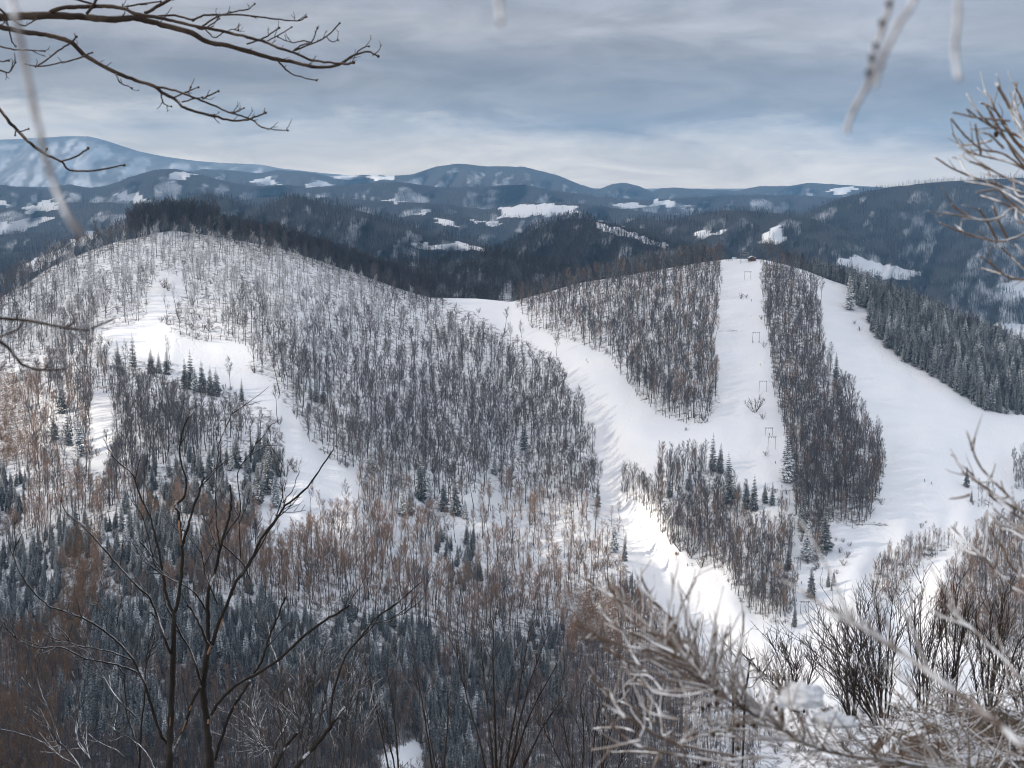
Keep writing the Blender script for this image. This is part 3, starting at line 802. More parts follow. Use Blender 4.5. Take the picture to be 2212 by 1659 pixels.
# trees below a clearing stay low enough to leave it in view
_a = np.array([(t[0], t[1], t[3]) for t in T])
_h = _a[:, 2] * F / main_D(_a[:, 0], _a[:, 1]); hide = np.zeros(len(T), bool)
for f in (0.35, 0.65, 0.95):
    y_ = _a[:, 1] - f * _h
    hide |= in_any(_a[:, 0], y_, CLEARINGS[:2]) | (inpoly(_a[:, 0], y_, BOWL) & ~in_any(_a[:, 0], y_, GROVES))
hide &= ~in_any(_a[:, 0], _a[:, 1], GROVES) & (RNG.random(len(T)) > 0.06)
T = [t for t, q in zip(T, hide) if not q]
# extra thin poles in the dark lower wood
gx, gy = jitter_pts(-240, 720, 590, 850, 3.0, 4.5)
k = forest_mask(gx, gy) & (~in_any(gx, gy, CON) | (RNG.random(gx.shape) < .35)) & (gy / S > 1330 - 0.08 * (gx / S)) & (RNG.random(gx.shape) < 0.4) & (gy / S > 1400)
add(gx[k], gy[k], 'pole', RNG.uniform(10, 15, k.sum()))
# groves of the ski hill
def grove(poly, kinds, dx, dy, p, h0, h1, conifer=0.0):
    x0, y0 = np.min(poly, 0); x1, y1 = np.max(poly, 0)
    gx, gy = jitter_pts(max(-60, x0), min(1200, x1), y0, min(y1, 860), dx, dy)
    k = inpoly(gx, gy, poly) & (gy > ridge_y(gx)) & (RNG.random(gx.shape) < p * (0.65 + 0.7 * _n7(gx / 14, gy / 14))) & ~inpoly(gx, gy, CEN_GAP)
    for a, b in zip(gx[k], gy[k]):
        kd = kinds[int(RNG.integers(0, len(kinds)))]
        h = RNG.uniform(h0, h1) * (0.6 if RNG.random() < 0.18 else 1)
        T.append((a, b, kd, h * (0.72 if kd == 'spruce' and h0 < 18 else 1)))
grove(G_LEFT, ['beech'] * 5 + ['brown'], 3.6, 4.4, 0.70, 18, 26)
grove(G_MID, ['beech'] * 7 + ['brown'], 3.6, 4.4, 0.72, 18, 25)
grove(G_CON, ['spruce'] * 8 + ['snowspruce'] + ['crest'], 4.0, 4.2, 1.05, 19, 26)
grove(G_CEN, ['beech'] * 4 + ['brown'], 3.7, 4.4, 0.70, 14, 22)
grove(G_SMALL, ['beech'] * 3, 5.0, 5.0, 0.9, 16, 20)
grove(G_ISLE, ['beech', 'brown'], 3.6, 4.0, 0.9, 8, 12)
grove(G_RIGHT, ['brown', 'brown', 'beech'], 3.8, 4.6, 0.68, 13, 19)
grove(G_BUSH, ['beech'], 4.5, 4.0, 0.95, 10, 13)
grove(G_EDGE, ['beech'], 3.8, 4.5, 0.9, 14, 19)
# the crest: rows just behind the skyline
BACK = []
def crest(x0, x1, step, kinds, h0, h1, d0, d1, p=1.0):
    for x in np.arange(x0 * S, x1 * S, step):
        if RNG.random() > p: continue
        a = x + RNG.uniform(-1.5, 1.5)
        kd = kinds[int(RNG.integers(0, len(kinds)))]
        BACK.append((a, float(RNG.uniform(d0, d1)), kd, float(RNG.uniform(h0, h1))))
crest(-480, 330, 1.2, ['beech', 'beech', 'frost'], 15, 22, 3, 50, 0.85)
crest(285, 475, .5, ['crest'], 24, 36, 2, 45)
crest(475, 940, 0.42, ['crest'], 18, 28, 2, 55)
crest(1110, 1560, 0.7, ['spruce', 'crest', 'spruce', 'crest', 'crest'], 13, 20, 8, 60)
crest(1330, 1560, 0.7, ['spruce'], 17, 23, 8, 60)
crest(1690, 1830, 1.0, ['crest', 'crest', 'spruce'], 12, 18, 4, 40)
crest(1760, 2330, 0.7, ['spruce', 'spruce', 'spruce', 'crest'], 15, 21, 2, 45)
crest(1650, 1690, 3, ['beech'], 18, 22, 4, 20)

# single spruces that can be told apart: (x, y, height) of the foot, in overview pixels, with what each one is
SOLO = [
 (288, 792, 62, 'spruce', 'tall narrow dark spruce standing alone at the upper edge of the left clearing'), (255, 786, 40, 'spruce', 'short dark spruce just left of the tall one by the left clearing'),
 (325, 806, 46, 'spruce', 'first dark spruce of the row below the left clearing'), (344, 806, 42, 'spruce', 'second dark spruce of the row below the left clearing'), (360, 808, 50, 'spruce', 'last and tallest spruce of the row below the left clearing'),
 (400, 838, 56, 'spruce', 'dark spruce on the left of the trio below the left piste'), (413, 840, 72, 'spruce', 'tall middle spruce of the trio below the left piste'), (421, 846, 50, 'snowspruce', 'snow dusted spruce at the right of the trio below the left piste'),
 (439, 846, 58, 'spruce', 'pointed spruce leading the dark clump below the left piste'), (454, 852, 54, 'spruce', 'broad middle spruce of the dark clump below the left piste'), (468, 854, 52, 'spruce', 'rightmost spruce of the dark clump below the left piste'),
 (522, 868, 44, 'spruce', 'small lone spruce at the narrow part of the left piste'), (590, 782, 42, 'snowspruce', 'snowy spruce among bare trees above the bend of the left piste'),
 (671, 864, 46, 'spruce', 'left spruce of the three beside the left piste'), (684, 868, 56, 'spruce', 'middle spruce of the three beside the left piste'), (699, 872, 50, 'spruce', 'right spruce of the three beside the left piste'),
 (133, 892, 62, 'spruce', 'tall spruce on the far left slope above the small clearing'), (118, 950, 52, 'spruce', 'thin spruce left of the pair by the small left clearing'), (148, 962, 74, 'spruce', 'big dark spruce in the pair by the small left clearing'), (172, 985, 88, 'snowspruce', 'largest snow laden spruce at the left side of the small clearing'), (170, 1030, 60, 'snowspruce', 'snow covered spruce below the largest one by the small clearing'),
 (800, 1022, 62, 'snowspruce', 'snowy spruce alone at the foot of the dome wood'), (910, 1080, 92, 'spruce', 'tallest dark spruce at the bottom of the dome wood'), (927, 1096, 62, 'snowspruce', 'snow dusted spruce leaning on the tallest one below the dome'), (870, 1116, 56, 'snowspruce', 'left snowy spruce of the group below the dome'), (886, 1112, 52, 'spruce', 'narrow spruce inside the group below the dome'),
 (960, 1104, 62, 'spruce', 'left spruce of the dark pair below the dome'), (984, 1112, 78, 'spruce', 'right and taller spruce of the dark pair below the dome'), (1132, 972, 70, 'spruce', 'slender dark spruce inside the right half of the dome wood'), (1222, 970, 52, 'spruce', 'dark spruce near the edge of the central piste wood'), (1068, 1024, 46, 'snowspruce', 'pale snow covered spruce inside the lower dome wood'),
 (1052, 815, 40, 'snowspruce', 'frosted spruce high in the dome wood'), (1291, 1096, 54, 'spruce', 'lone dark spruce on the edge of the central piste'), (1325, 1192, 62, 'snowspruce', 'snowy spruce above the lower central piste'), (1348, 1212, 50, 'spruce', 'thin dark spruce at the edge of the lower central piste'),
 (580, 1068, 110, 'spruce', 'very large dark spruce at the left edge of the lower left piste'), (560, 1090, 95, 'spruce', 'large dark spruce left of the biggest one by the lower left piste'), (596, 1095, 70, 'snowspruce', 'snow dusted spruce at the tip of the dark stand by the left piste'), (512, 1010, 64, 'spruce', 'dark spruce in front of the beeches above the dark stand'), (500, 1016, 55, 'snowspruce', 'snow dusted spruce above the dark stand'),
 (1539, 1018, 72, 'spruce', 'dark tall spruce at the top of the central grove'), (1554, 1022, 58, 'spruce', 'narrower spruce beside the top one of the central grove'), (1576, 1088, 98, 'spruce', 'biggest dark spruce on the right side of the central grove'), (1488, 1060, 50, 'spruce', 'dark spruce sunk in the middle of the central grove'), (1446, 1075, 46, 'spruce', 'small spruce on the left side of the central grove'),
 (1612, 1100, 60, 'spruce', 'left spruce of the pair beside the lift line'), (1627, 1104, 70, 'spruce', 'right spruce of the pair beside the lift line'), (1652, 1086, 40, 'spruce', 'little spruce by the clearing next to the lift line'), (1668, 1092, 46, 'spruce', 'little dense spruce close to the lift line'),
 (1702, 1230, 54, 'spruce', 'lone spruce on the left edge of the lower lift line'), (1735, 1150, 100, 'spruce', 'tall dark spruce on the right edge of the lower lift line'), (1742, 1210, 70, 'snowspruce', 'snowy spruce below the tall one right of the lift line'), (1782, 1190, 84, 'spruce', 'dark spruce at the right foot of the middle grove'), (1752, 1290, 62, 'spruce', 'dark spruce at the lowest tip of the middle grove'),
 (1700, 1040, 96, 'snowspruce', 'big snow laden spruce beside the lift in the middle grove'), (1806, 818, 50, 'spruce', 'dark spruce on the right edge of the middle grove'), (1835, 668, 66, 'snowspruce', 'wide snow laden spruce alone at the top of the right piste'),
 (1789, 1268, 36, 'spruce', 'left spruce of the three small ones on the open slope'), (1800, 1264, 30, 'spruce', 'right spruce of the three small ones on the open slope'), (1796, 1276, 18, 'spruce', 'tiniest spruce of the three on the open slope'),
 (2098, 1084, 26, 'spruce', 'tiny spruce below the round thicket on the right piste'), (2088, 1052, 40, 'spruce', 'dark spruce at the left side of the round thicket'), (1716, 1355, 48, 'spruce', 'dark spruce at the very bottom of the central grove'), (1005, 1120, 40, 'snowspruce', 'small snowy spruce right of the dark pair below the dome')]

def place_tree(kind, P, h, parts, name=None):
    ps = PROTO[kind]; p = ps[random.randrange(len(ps))]
    s = h / p['h']
    nm = name or p['name']
    if parts:
        o = empty(nm, P)
        for part in ('trunk', 'crown'):
            if p[part]: link(bpy.data.objects.new(part, p[part]), o)
    else:
        o = link(bpy.data.objects.new(nm, p['one'])); o.location = P
    w = random.uniform(0.9, 1.1)
    o.scale = (s * w, s * w, s); o.rotation_euler = (random.gauss(0, .02), random.gauss(0, .02), random.uniform(0, 6.28))
    return o

solo_px = []
for x, y, h, kd, lab in SOLO:
    a, b = x * S, y * S
    D = float(main_D(a, b)); P = PT(a, b, D)
    o = place_tree(kd, P, h * S * D / F * 1.2, h > 50)
    tag(o, lab, 'spruce', 'single spruces on the near hills')
    solo_px.append((a, b))

# keep the ground in front of the single spruces open
_a = np.array([(t[0], t[1]) for t in T]); near = np.zeros(len(T), bool)
for a, b in solo_px: near |= (np.abs(_a[:, 0] - a) < 6.5) & (_a[:, 1] > b - 5) & (_a[:, 1] < b + 22)
T = [t for t, q in zip(T, near) if not q]
# of all the rest, the ones that show largest become trees of their own, the others fill the woods
Ta = np.array([(t[0], t[1], t[3]) for t in T]); kinds = np.array([t[2] for t in T])
Dt = main_D(Ta[:, 0], Ta[:, 1]); Pt = PT(Ta[:, 0], Ta[:, 1], Dt); hp = Ta[:, 2] * F / Dt
STANDS = [
 ('grove left of the lift', lambda x, y: inpoly(x, y, G_LEFT), 'bare grey beech in the wood between the central piste and the lift'),
 ('grove right of the lift', lambda x, y: inpoly(x, y, G_MID), 'bare dark beech in the long grove right of the ski lift'),
 ('conifer wood on the right', lambda x, y: inpoly(x, y, G_CON), '{} in the dense wood along the right ridge'),
 ('central grove', lambda x, y: inpoly(x, y, G_CEN) | inpoly(x, y, G_SMALL), 'bare beech in the grove below the piste junction'),
 ('island grove', lambda x, y: inpoly(x, y, G_ISLE), 'small bare tree in the narrow grove on the lower right piste'),
 ('right edge wood', lambda x, y: inpoly(x, y, G_RIGHT) | inpoly(x, y, G_EDGE), 'bare brown tree in the wood at the lower right edge'),
 ('round thicket', lambda x, y: inpoly(x, y, G_BUSH), 'bare tree of the round thicket on the right piste'),
 ('far left slope', lambda x, y: (x < 130) & (y > 340), '{} on the far left slope beside the small clearing'),
 ('wood below the left piste', lambda x, y: (x < 290) & (y > 340) & (y < 480), '{} in the wood below the left piste'),
 ('dark valley', lambda x, y: (y > 560) & (x < 620), '{} in the shaded valley below the sunlit band'),
 ('sunlit lower slope', lambda x, y: (y > 490), '{} on the sunlit lower slope of the dome'),
 ('upper dome face', lambda x, y: (y < 340) & (x < 420), '{} on the pale upper face of the left dome'),
 ('dome flank', lambda x, y: x > -1e9, '{} on the dome flank left of the central piste')]
WORDS = {'beech': 'bare grey beech', 'crest': 'dark bare beech', 'frost': 'frosted pale beech', 'brown': 'bare reddish brown tree', 'pole': 'thin bare pole of a tree', 'brownpole': 'thin brown young tree', 'larch': 'orange brown larch', 'spruce': 'dark spruce', 'snowspruce': 'snow dusted spruce'}
CATS = {'larch': 'larch', 'spruce': 'spruce', 'snowspruce': 'spruce'}
cls = np.array([CATS.get(k, 'tree') for k in kinds])
# how much of each tree stands free of the trees in front of it
vis = np.ones(len(T))
order = np.argsort(Ta[:, 1])
bx, by = Ta[:, 0], Ta[:, 1]
for i in range(len(T)):
    m = (np.abs(bx - bx[i]) < 5) & (by > by[i] + 1) & (by - hp < by[i] - 2) & (by < by[i] + 40)
    vis[i] = 1.0 / (1 + m.sum())
score = hp * (0.35 + vis) * np.where((Ta[:, 0] > 0) & (Ta[:, 0] < 1024) & (Ta[:, 1] < 765), 1, 0)
chosen = np.zeros(len(T), bool)
for c, cap in (('tree', 285), ('spruce', 215), ('larch', 45)):
    ii = np.where((cls == c) & (score > 0))[0]
    chosen[ii[np.argsort(-score[ii])[:cap]]] = True
for i in np.where(chosen)[0]:
    kd = str(kinds[i])
    o = place_tree(kd, Pt[i], Ta[i, 2], hp[i] > 34)
    for g, f, lab in STANDS:
        if bool(np.all(f(Ta[i, 0], Ta[i, 1]))):
            lb = lab.format(WORDS[kd])
            if '{}' not in lab and kd in CATS: lb = WORDS[kd] + ' within the ' + g
            if '{}' not in lab and kd == 'brown' and 'brown' not in lb: lb = 'bare reddish brown tree within the ' + g
            tag(o, lb, CATS.get(kd, 'tree'), lb.split(' ')[0] + ' trees, ' + g)
            break
for kd in sorted(set(kinds)):
    m = (kinds == kd) & ~chosen
    scatter({'larch': 'larch_wood', 'spruce': 'spruce_wood', 'snowspruce': 'snowy_spruce_wood'}.get(kd, 'bare_wood'), kd, Pt[m], Ta[m, 2])
Ba = np.array([(b[0], b[1], b[3]) for b in BACK]); bk = np.array([b[2] for b in BACK])
Bp = back_P(Ba[:, 0], Ba[:, 1])
for kd in sorted(set(bk)):
    m = bk == kd
    scatter('crest_wood', kd, Bp[m], Ba[m, 2])

# young growth and brush on the woodland floor
gx, gy = jitter_pts(-40, 1060, 215, 800, 5.0, 5.0)
k = forest_mask(gx, gy) & (gy > ridge_y(gx) + 1) & (RNG.random(gx.shape) < 0.06 + 0.6 * (_n8(gx / 18, gy / 18) - 0.36)) & ~in_any(gx, gy, [G_CON])
gx, gy = gx[k], gy[k]
scatter('young_growth', 'shrub', main_P(gx, gy), RNG.uniform(2.0, 6.5, len(gx)))
# the woods of the hills behind
minpy = ridge_y(np.arange(-240, 1260))
GAMMA = {'saddle_hill': (2.7, 14, 20, 1.0), 'cone_hill': (1.8, 14, 19, 0.9), 'wooded_hill': (1.7, 14, 20, 0.95), 'right_hill': (1.7, 14, 20, 1.0), 'spur_hill': (1.8, 14, 20, 0.95), 'crest_hill': (1.75, 14, 20, 1.0), 'low_hill': (1.55, 13, 19, 0.95), 'far_left_hill': (1.9, 14, 20, 0.95), 'field_hill': (1.5, 13, 18, 0.95), 'middle_hill': (1.3, 12, 17, 0.95), 'ridge_hill': (1.2, 11, 16, 0.95)}
for ly in LAYERS:
    g = GAMMA.get(ly['name'])
    yr = ly['yr'](np.arange(-240, 1260).astype(float))
    if g:
        st, h0, h1, pr = g
        gx, gy = jitter_pts(ly['x0'], ly['x1'], 150, 400, st, st)
        hpx = h1 * F / ly['Dr']
        y0 = ly['yr'](gx)
        k = (gy > y0) & (gy < y0 + ly['drop']) & (gy < np.interp(gx, np.arange(-240, 1260), minpy) + hpx + 3)
        gx, gy, y0 = gx[k], gy[k], y0[k]
        k = ~in_field(gx, gy) | (RNG.random(gx.shape) < 0.05)
        s = np.clip((gy - y0) / ly['drop'], 0, 1)
        k &= RNG.random(gx.shape) < pr * wood_density(gx, gy, y0, s, ly['spur'])
        gx, gy = gx[k], gy[k]
        P = PT(gx, gy, ly['D'](gx, gy))
        hh = RNG.uniform(h0, h1, len(gx))
        cf = _n7(gx / 22 + 9, gy / 9)
        cs = cf > (0.62 if ly['name'] not in ('right_hill', 'crest_hill') else 0.5)
        if ly['name'] == 'cone_hill': cs = gx > (1300 + (gy / S - 480) * 2.6) * S
        scatter('far_bare_wood', {'saddle_hill': 'crest', 'cone_hill': 'crest'}.get(ly['name'], 'far'), P[~cs], hh[~cs]); scatter('far_spruce_wood', 'farspruce', P[cs], hh[cs])
    xs = np.arange(-240, 1260)
    inside = (xs >= ly['x0'] - 20) & (xs <= ly['x1'] + 20)
    minpy = np.where(inside, np.minimum(minpy, yr), minpy)
# ------------------------------------------------------------------ foreground branches, traced and given distance and thickness
def smooth(pts, n=4):
    """Catmull-Rom through the traced points."""
    P = [Vector(p) for p in pts]
    if len(P) < 3: return P
    Q = [P[0] * 2 - P[1]] + P + [P[-1] * 2 - P[-2]]
    out = []
    for i in range(1, len(Q) - 2):
        a, b, c, d = Q[i - 1:i + 3]
        for k in range(n):
            t = k / n
            out.append(0.5 * ((2 * b) + (c - a) * t + (2 * a - 5 * b + 4 * c - d) * t * t + (3 * b - a - 3 * c + d) * t ** 3))
    out.append(P[-1])
    return out

def conv(zone):
    a, b, k = zone
    return lambda x, y: (a + x / k, b + y / k)
def Zn(c, r): return conv((341.5 * c, 256 * r, 6.477))

def limb(mb, zone, pts, D, r0, r1, dd=0.0, n=5, wob=0.3, knob=0.0, sub=4, mi=0, tip=True):
    """A traced limb: pixel points -> tube; D distance, dd extra distance at its end, r in pixels."""
    cv = conv(zone)
    pp = [cv(x, y) for x, y in pts]
    m = len(pp)
    w = []
    for i, (x, y) in enumerate(pp):
        t = i / max(1, m - 1)
        w.append(Vector(PT(x, y, D + dd * t + (random.gauss(0, 0.006) * D if 0 < i < m - 1 else 0))))
    c = smooth(w, sub)
    L = len(c)
    u = D / F
    for i in range(1, L - 1):
        c[i] += Vector((random.gauss(0, 1), random.gauss(0, 1), random.gauss(0, 1))) * u * wob
    rad = [(r0 + (r1 - r0) * i / (L - 1)) * u for i in range(L)]
    mb.tube(c, rad, n, knob=knob, mi=mi)
    return c, rad

def side_twigs(mb, c, rad, count, length, r, spread=0.9, upv=0.3, kids=1, t0=0.2, t1=1.0, n=3, curl=0.25, rnd=random, knob=0.0):
    """Fine twigs along a limb c; lengths and radii in metres."""
    L = len(c) - 1
    for k in range(count):
        x = (t0 + (t1 - t0) * rnd.random()) * L
        i = min(L - 1, int(x)); b = c[i].lerp(c[i + 1], x - i)
        d = (c[i + 1] - c[i]).normalized()
        s = d.cross(Vector((rnd.gauss(0, 1), rnd.gauss(0, 1), rnd.gauss(0, 1)))).normalized()
        v = (d + s * spread * rnd.uniform(0.6, 1.2) + Vector((0, 0, upv))).normalized()
        LL = length * rnd.uniform(0.4, 1.1)
        p = wander(b, v, LL, 4, upv * curl, 0.12, rnd)
        mb.tube(p, taper(r, r * 0.45, 4), n, knob=knob)
        for j in range(kids):
            y = rnd.uniform(0.25, 0.95) * 4; a = min(3, int(y)); q = p[a].lerp(p[a + 1], y - a)
            e = (p[a + 1] - p[a]).normalized()
            s2 = e.cross(Vector((rnd.gauss(0, 1), rnd.gauss(0, 1), rnd.gauss(0, 1)))).normalized()
            p2 = wander(q, e + s2 * 0.8 + Vector((0, 0, upv * 0.7)), LL * rnd.uniform(0.25, 0.55), 3, upv * curl, 0.12, rnd)
            mb.tube(p2, taper(r * 0.65, r * 0.35, 3), 3)

# --- the tree with its trunk off to the left whose branches hang over the view
ZA = (0, 0, 6.477)
OD = 9.0
over = empty('overhanging_tree', PT(-150, 700, OD))
tag(over, 'dark bare branches with small buds hanging into the upper left of the view', 'tree')
def reparent(o, root):
    o.parent = root; o.matrix_parent_inverse = Matrix.Translation(-Vector(root.location))
    return o
mb = MB()
tp = [Vector(PT(-150, y, OD + .2)) for y in (1100, 700, 300, 60, -200, -500)]
mb.tube(smooth(tp), [0.16 - 0.003 * i for i in range(len(smooth(tp)))], 10)
reparent(mb.build('trunk', M['fgbranch'], smooth=True), over)
def bud_twigs(mb, c, rad, n, L=0.10, r=0.0035, t0=0.25):
    side_twigs(mb, c, rad, n, L, r, 0.8, 0.25, 1, t0, 1.0, 4, 0.4)
def branch_obj(items, D, mat, root, name='branch', twigs=0, tl=0.1, tr=0.0035, kn=0.12):
    mb = MB()
    for pts, r0, r1, dd in items:
        c, rd = limb(mb, ZA, pts, D, r0, r1, dd, 6, 0.22, kn)
        n = max(0, int(twigs * len(pts) / 8))
        if n: bud_twigs(mb, c, rd, n, tl, tr)
        e = c[-1]; mb.ball(e, rd[-1] * 1.7 + .001, 5, 4)
    o = mb.build(name, mat, smooth=True)
    return reparent(o, root)
branch_obj([([(-1000, 300), (-400, 150), (-80, 115), (110, 105), (300, 100), (450, 105), (560, 110), (700, 125), (860, 115), (940, 130), (1050, 160), (1240, 210), (1330, 265), (1480, 295), (1650, 345), (1800, 385), (1900, 400), (2020, 430), (2140, 430), (2212, 410), (2290, 360), (2385, 335), (2450, 365)], 4.6, 0.9, 0.3),
 ([(300, 95), (380, 55), (480, 45), (600, 40), (700, 40), (800, 55), (880, 90), (1000, 110), (1120, 135), (1250, 165), (1350, 185), (1500, 215), (1600, 240), (1720, 270), (1800, 310), (1900, 340), (2000, 385), (2100, 400), (2240, 415), (2290, 405)], 2.2, 1.0, -0.3),
 ([(1250, 130), (1320, 100), (1450, 95), (1600, 100), (1750, 120), (1850, 130), (1930, 135), (1985, 110)], 1.1, 0.6, 0.2),
 ([(1000, 108), (1130, 100), (1250, 130)], 1.2, 1.0, 0), ([(1310, 170), (1400, 110), (1500, 80), (1600, 60), (1650, 25)], 1.0, 0.6, 0.2),
 ([(1250, 165), (1310, 190), (1380, 150), (1420, 120)], 0.9, 0.6, 0.1),
 ([(940, 85), (1030, 35), (1120, -15)], 1.8, 1.6, 0), ([(560, 90), (600, 40), (640, -25)], 1.5, 1.2, 0), ([(470, -10), (600, 25), (660, 40)], 1.2, 0.8, 0), ([(780, 45), (900, 28), (1040, 10)], 1.0, 0.7, 0),
 ([(1600, 285), (1700, 250), (1760, 215), (1810, 180)], 0.9, 0.6, 0.1), ([(1720, 270), (1790, 235), (1890, 175)], 0.8, 0.5, -.1), ([(1900, 330), (1960, 290), (2020, 270), (2055, 180)], 0.8, 0.6, 0),
 ([(1900, 328), (2000, 290), (2110, 240), (2200, 150)], 0.9, 0.6, 0), ([(2020, 275), (1960, 265), (1890, 275), (1800, 240)], 0.7, 0.5, 0), ([(1800, 390), (1850, 450), (1920, 490), (2050, 520)], 0.9, 0.6, 0), ([(1330, 190), (1390, 245), (1440, 215), (1500, 190), (1545, 195)], 0.7, 0.5, 0),
 ([(2110, 235), (2150, 270), (2190, 260)], 0.6, 0.5, 0), ([(2290, 360), (2350, 310), (2390, 300)], 0.7, 0.6, 0)], OD, M['fgbranch'], over, twigs=5, tl=0.085, tr=0.0035)
branch_obj([([(-900, 250), (-300, 160), (-60, 150), (0, 175), (150, 205), (300, 225), (400, 250), (470, 280), (540, 350), (640, 410), (760, 475), (880, 520), (1000, 560), (1050, 600), (1130, 640), (1180, 690), (1260, 720), (1380, 750), (1500, 780), (1600, 775), (1650, 760), (1720, 730)], 3.0, 0.8, 0.2),
 ([(1000, 560), (1110, 580), (1200, 610), (1300, 650), (1400, 690), (1480, 725), (1560, 750), (1640, 780), (1690, 820), (1780, 840), (1865, 845)], 1.3, 0.5, -0.2),
 ([(455, 280), (380, 330), (270, 410), (230, 430)], 0.9, 0.7, 0.1), ([(600, 340), (500, 380), (400, 405), (260, 430), (165, 415)], 0.9, 0.6, 0.2), ([(465, 275), (495, 238)], 1.1, 0.8, 0),
 ([(750, 480), (775, 530), (810, 550), (855, 570)], 0.8, 0.5, 0), ([(1045, 605), (1050, 650), (1075, 680), (1110, 690)], 0.8, 0.5, 0), ([(1130, 630), (1220, 590), (1285, 565)], 0.8, 0.6, 0), ([(1310, 640), (1370, 610), (1415, 590)], 0.9, 0.7, 0), ([(1180, 660), (1250, 640), (1310, 630)], 0.8, 0.6, 0), ([(1480, 730), (1540, 720), (1580, 700)], 0.7, 0.5, 0), ([(1220, 600), (1235, 565)], 0.8, 0.6, 0)], OD - 0.4, M['fgbranch'], over, twigs=5, tl=0.08, tr=0.0035)
branch_obj([([(-900, 100), (-200, 480), (-40, 660), (0, 710), (60, 790), (120, 850), (200, 930), (280, 990), (350, 1025), (400, 1050), (450, 1100), (570, 1108), (700, 1090), (805, 1070)], 2.0, 0.8, 0.2),
 ([(395, 1045), (480, 1020), (530, 990), (570, 960)], 0.9, 0.9, 0.1), ([(100, 850), (140, 848), (185, 835)], 0.7, 0.6, 0), ([(290, 995), (305, 965)], 0.8, 0.7, 0), ([(100, 850), (98, 875)], .7, .6, 0)], OD - 0.8, M['fgbranch'], over, twigs=0)
branch_obj([([(-700, 60), (-200, 250), (0, 300), (90, 320), (200, 325), (290, 332)], 1.2, 0.5, 0), ([(-600, 300), (-100, 440), (0, 455), (60, 468), (100, 405)], 1.1, 0.6, 0), ([(-500, 200), (-60, 380), (60, 395)], 0.9, 0.5, 0),
 ([(-300, -100), (0, 60), (40, 130), (60, 200), (80, 270), (100, 300)], 1.3, 0.6, 0), ([(60, 120), (150, 165), (190, 150), (235, 125)], 0.9, 0.6, 0)], OD - 0.2, M['fgbranch'], over, twigs=5, tl=0.1, tr=0.004)
ZB = (0, 256, 6.477)
mb = MB()
for pts, r0, r1 in [([(-700, 300), (-20, 400), (100, 410), (250, 430), (420, 465), (580, 480)], 2.2, 1.0), ([(415, 462), (470, 440), (505, 385)], 1.4, 0.8), ([(590, 468), (690, 430), (745, 400)], 1.2, 0.8), ([(110, 410), (108, 380)], 1.3, 1.0), ([(-500, 250), (-20, 545), (60, 600), (130, 690), (200, 725), (310, 740), (420, 730)], 2.0, 1.1), ([(0, 520), (100, 485), (155, 430)], 1.2, .9), ([(290, 735), (310, 700)], 1.2, .9)]:
    limb(mb, ZB, pts, 4.2, r0, r1, 0, 6, 0.2, 0.2)
reparent(mb.build('branch', M['fgbranch'], smooth=True), over)

# --- frosted twigs hanging close to the lens from a larch whose crown is overhead
def larch_twig(mb, zone, pts, D, r0, r1, dd=0.0, knob=0.35, sub=8, n=6, **k):
    return limb(mb, zone, pts, D, r0, r1, dd, n, 0.12, knob, sub, **k)
hang = empty('overhead_larch', PT(560, -420, 2.2))
tag(hang, 'blurred frosted larch twigs hanging from above along the top edge', 'larch')
mb = MB(); mb.tube(smooth([PT(-200, -360, 2.3), PT(200, -420, 2.2), PT(560, -420, 2.1), PT(900, -400, 2.0), PT(1300, -560, 2.3), PT(1900, -1100, 2.6)]), [0.014] * 21, 7, knob=.2)
reparent(mb.build('limb', M['larchlimb'], smooth=True), hang)
for z, pts, D, r0, r1 in [(Zn, [(-40, -2600), (30, -900), (75, -20), (100, 100), (140, 300), (200, 600), (265, 900), (335, 1150), (430, 1380), (535, 1530)], 1.15, 3.2, 3.1),]:
    mb = MB(); larch_twig(mb, ZA, pts, D, r0, r1, 0, 0.4); reparent(mb.build('twig', M['hangfrost'], smooth=True), hang)
Z1 = (341.5, 0, 6.477); Z2 = (683, 0, 6.477)
for z, pts, D, r0, r1 in [(Z1, [(1010, -2700), (1015, -900), (1020, -20), (1032, 150)], 1.0, 3.2, 2.8), (Z2, [(1500, -2400), (1420, -600), (1345, -20), (1300, 150), (1240, 330), (1215, 460), (1190, 560), (1120, 680), (1070, 800), (1060, 860)], 1.35, 2.7, 2.4),
        (Z2, [(1700, -2300), (1600, -500), (1500, -20), (1400, 150), (1310, 330), (1260, 480), (1240, 560)], 1.15, 2.9, 2.5), (Z2, [(1820, -2200), (1790, -600), (1778, -20), (1770, 200), (1760, 350), (1785, 520)], 1.15, 2.7, 2.4)]:
    mb = MB(); c, rd = larch_twig(mb, z, pts, D, r0, r1, 0, 0.4)
    o = reparent(mb.build('twig', M['hangfrost'], smooth=True), hang)
    if pts[0][0] == 1500 and D > 1.3:
        cv = conv(z)
        for x, y in ((1335, 25), (1290, 150), (1250, 300), (1225, 375), (1205, 470)):
            kb = MB(); kb.ball(PT(*cv(x, y), D - 0.01), 0.0032, 7, 5, sz=1.3)
            b = kb.build('spur_shoot', M['larchcone'], smooth=True); b.parent = o; b.matrix_parent_inverse = o.matrix_parent_inverse.inverted()
            b.matrix_parent_inverse = Matrix.Translation(-Vector(hang.location)).inverted() @ Matrix.Identity(4)
            b.matrix_parent_inverse = (Matrix.Translation(Vector(hang.location)) @ o.matrix_parent_inverse).inverted()

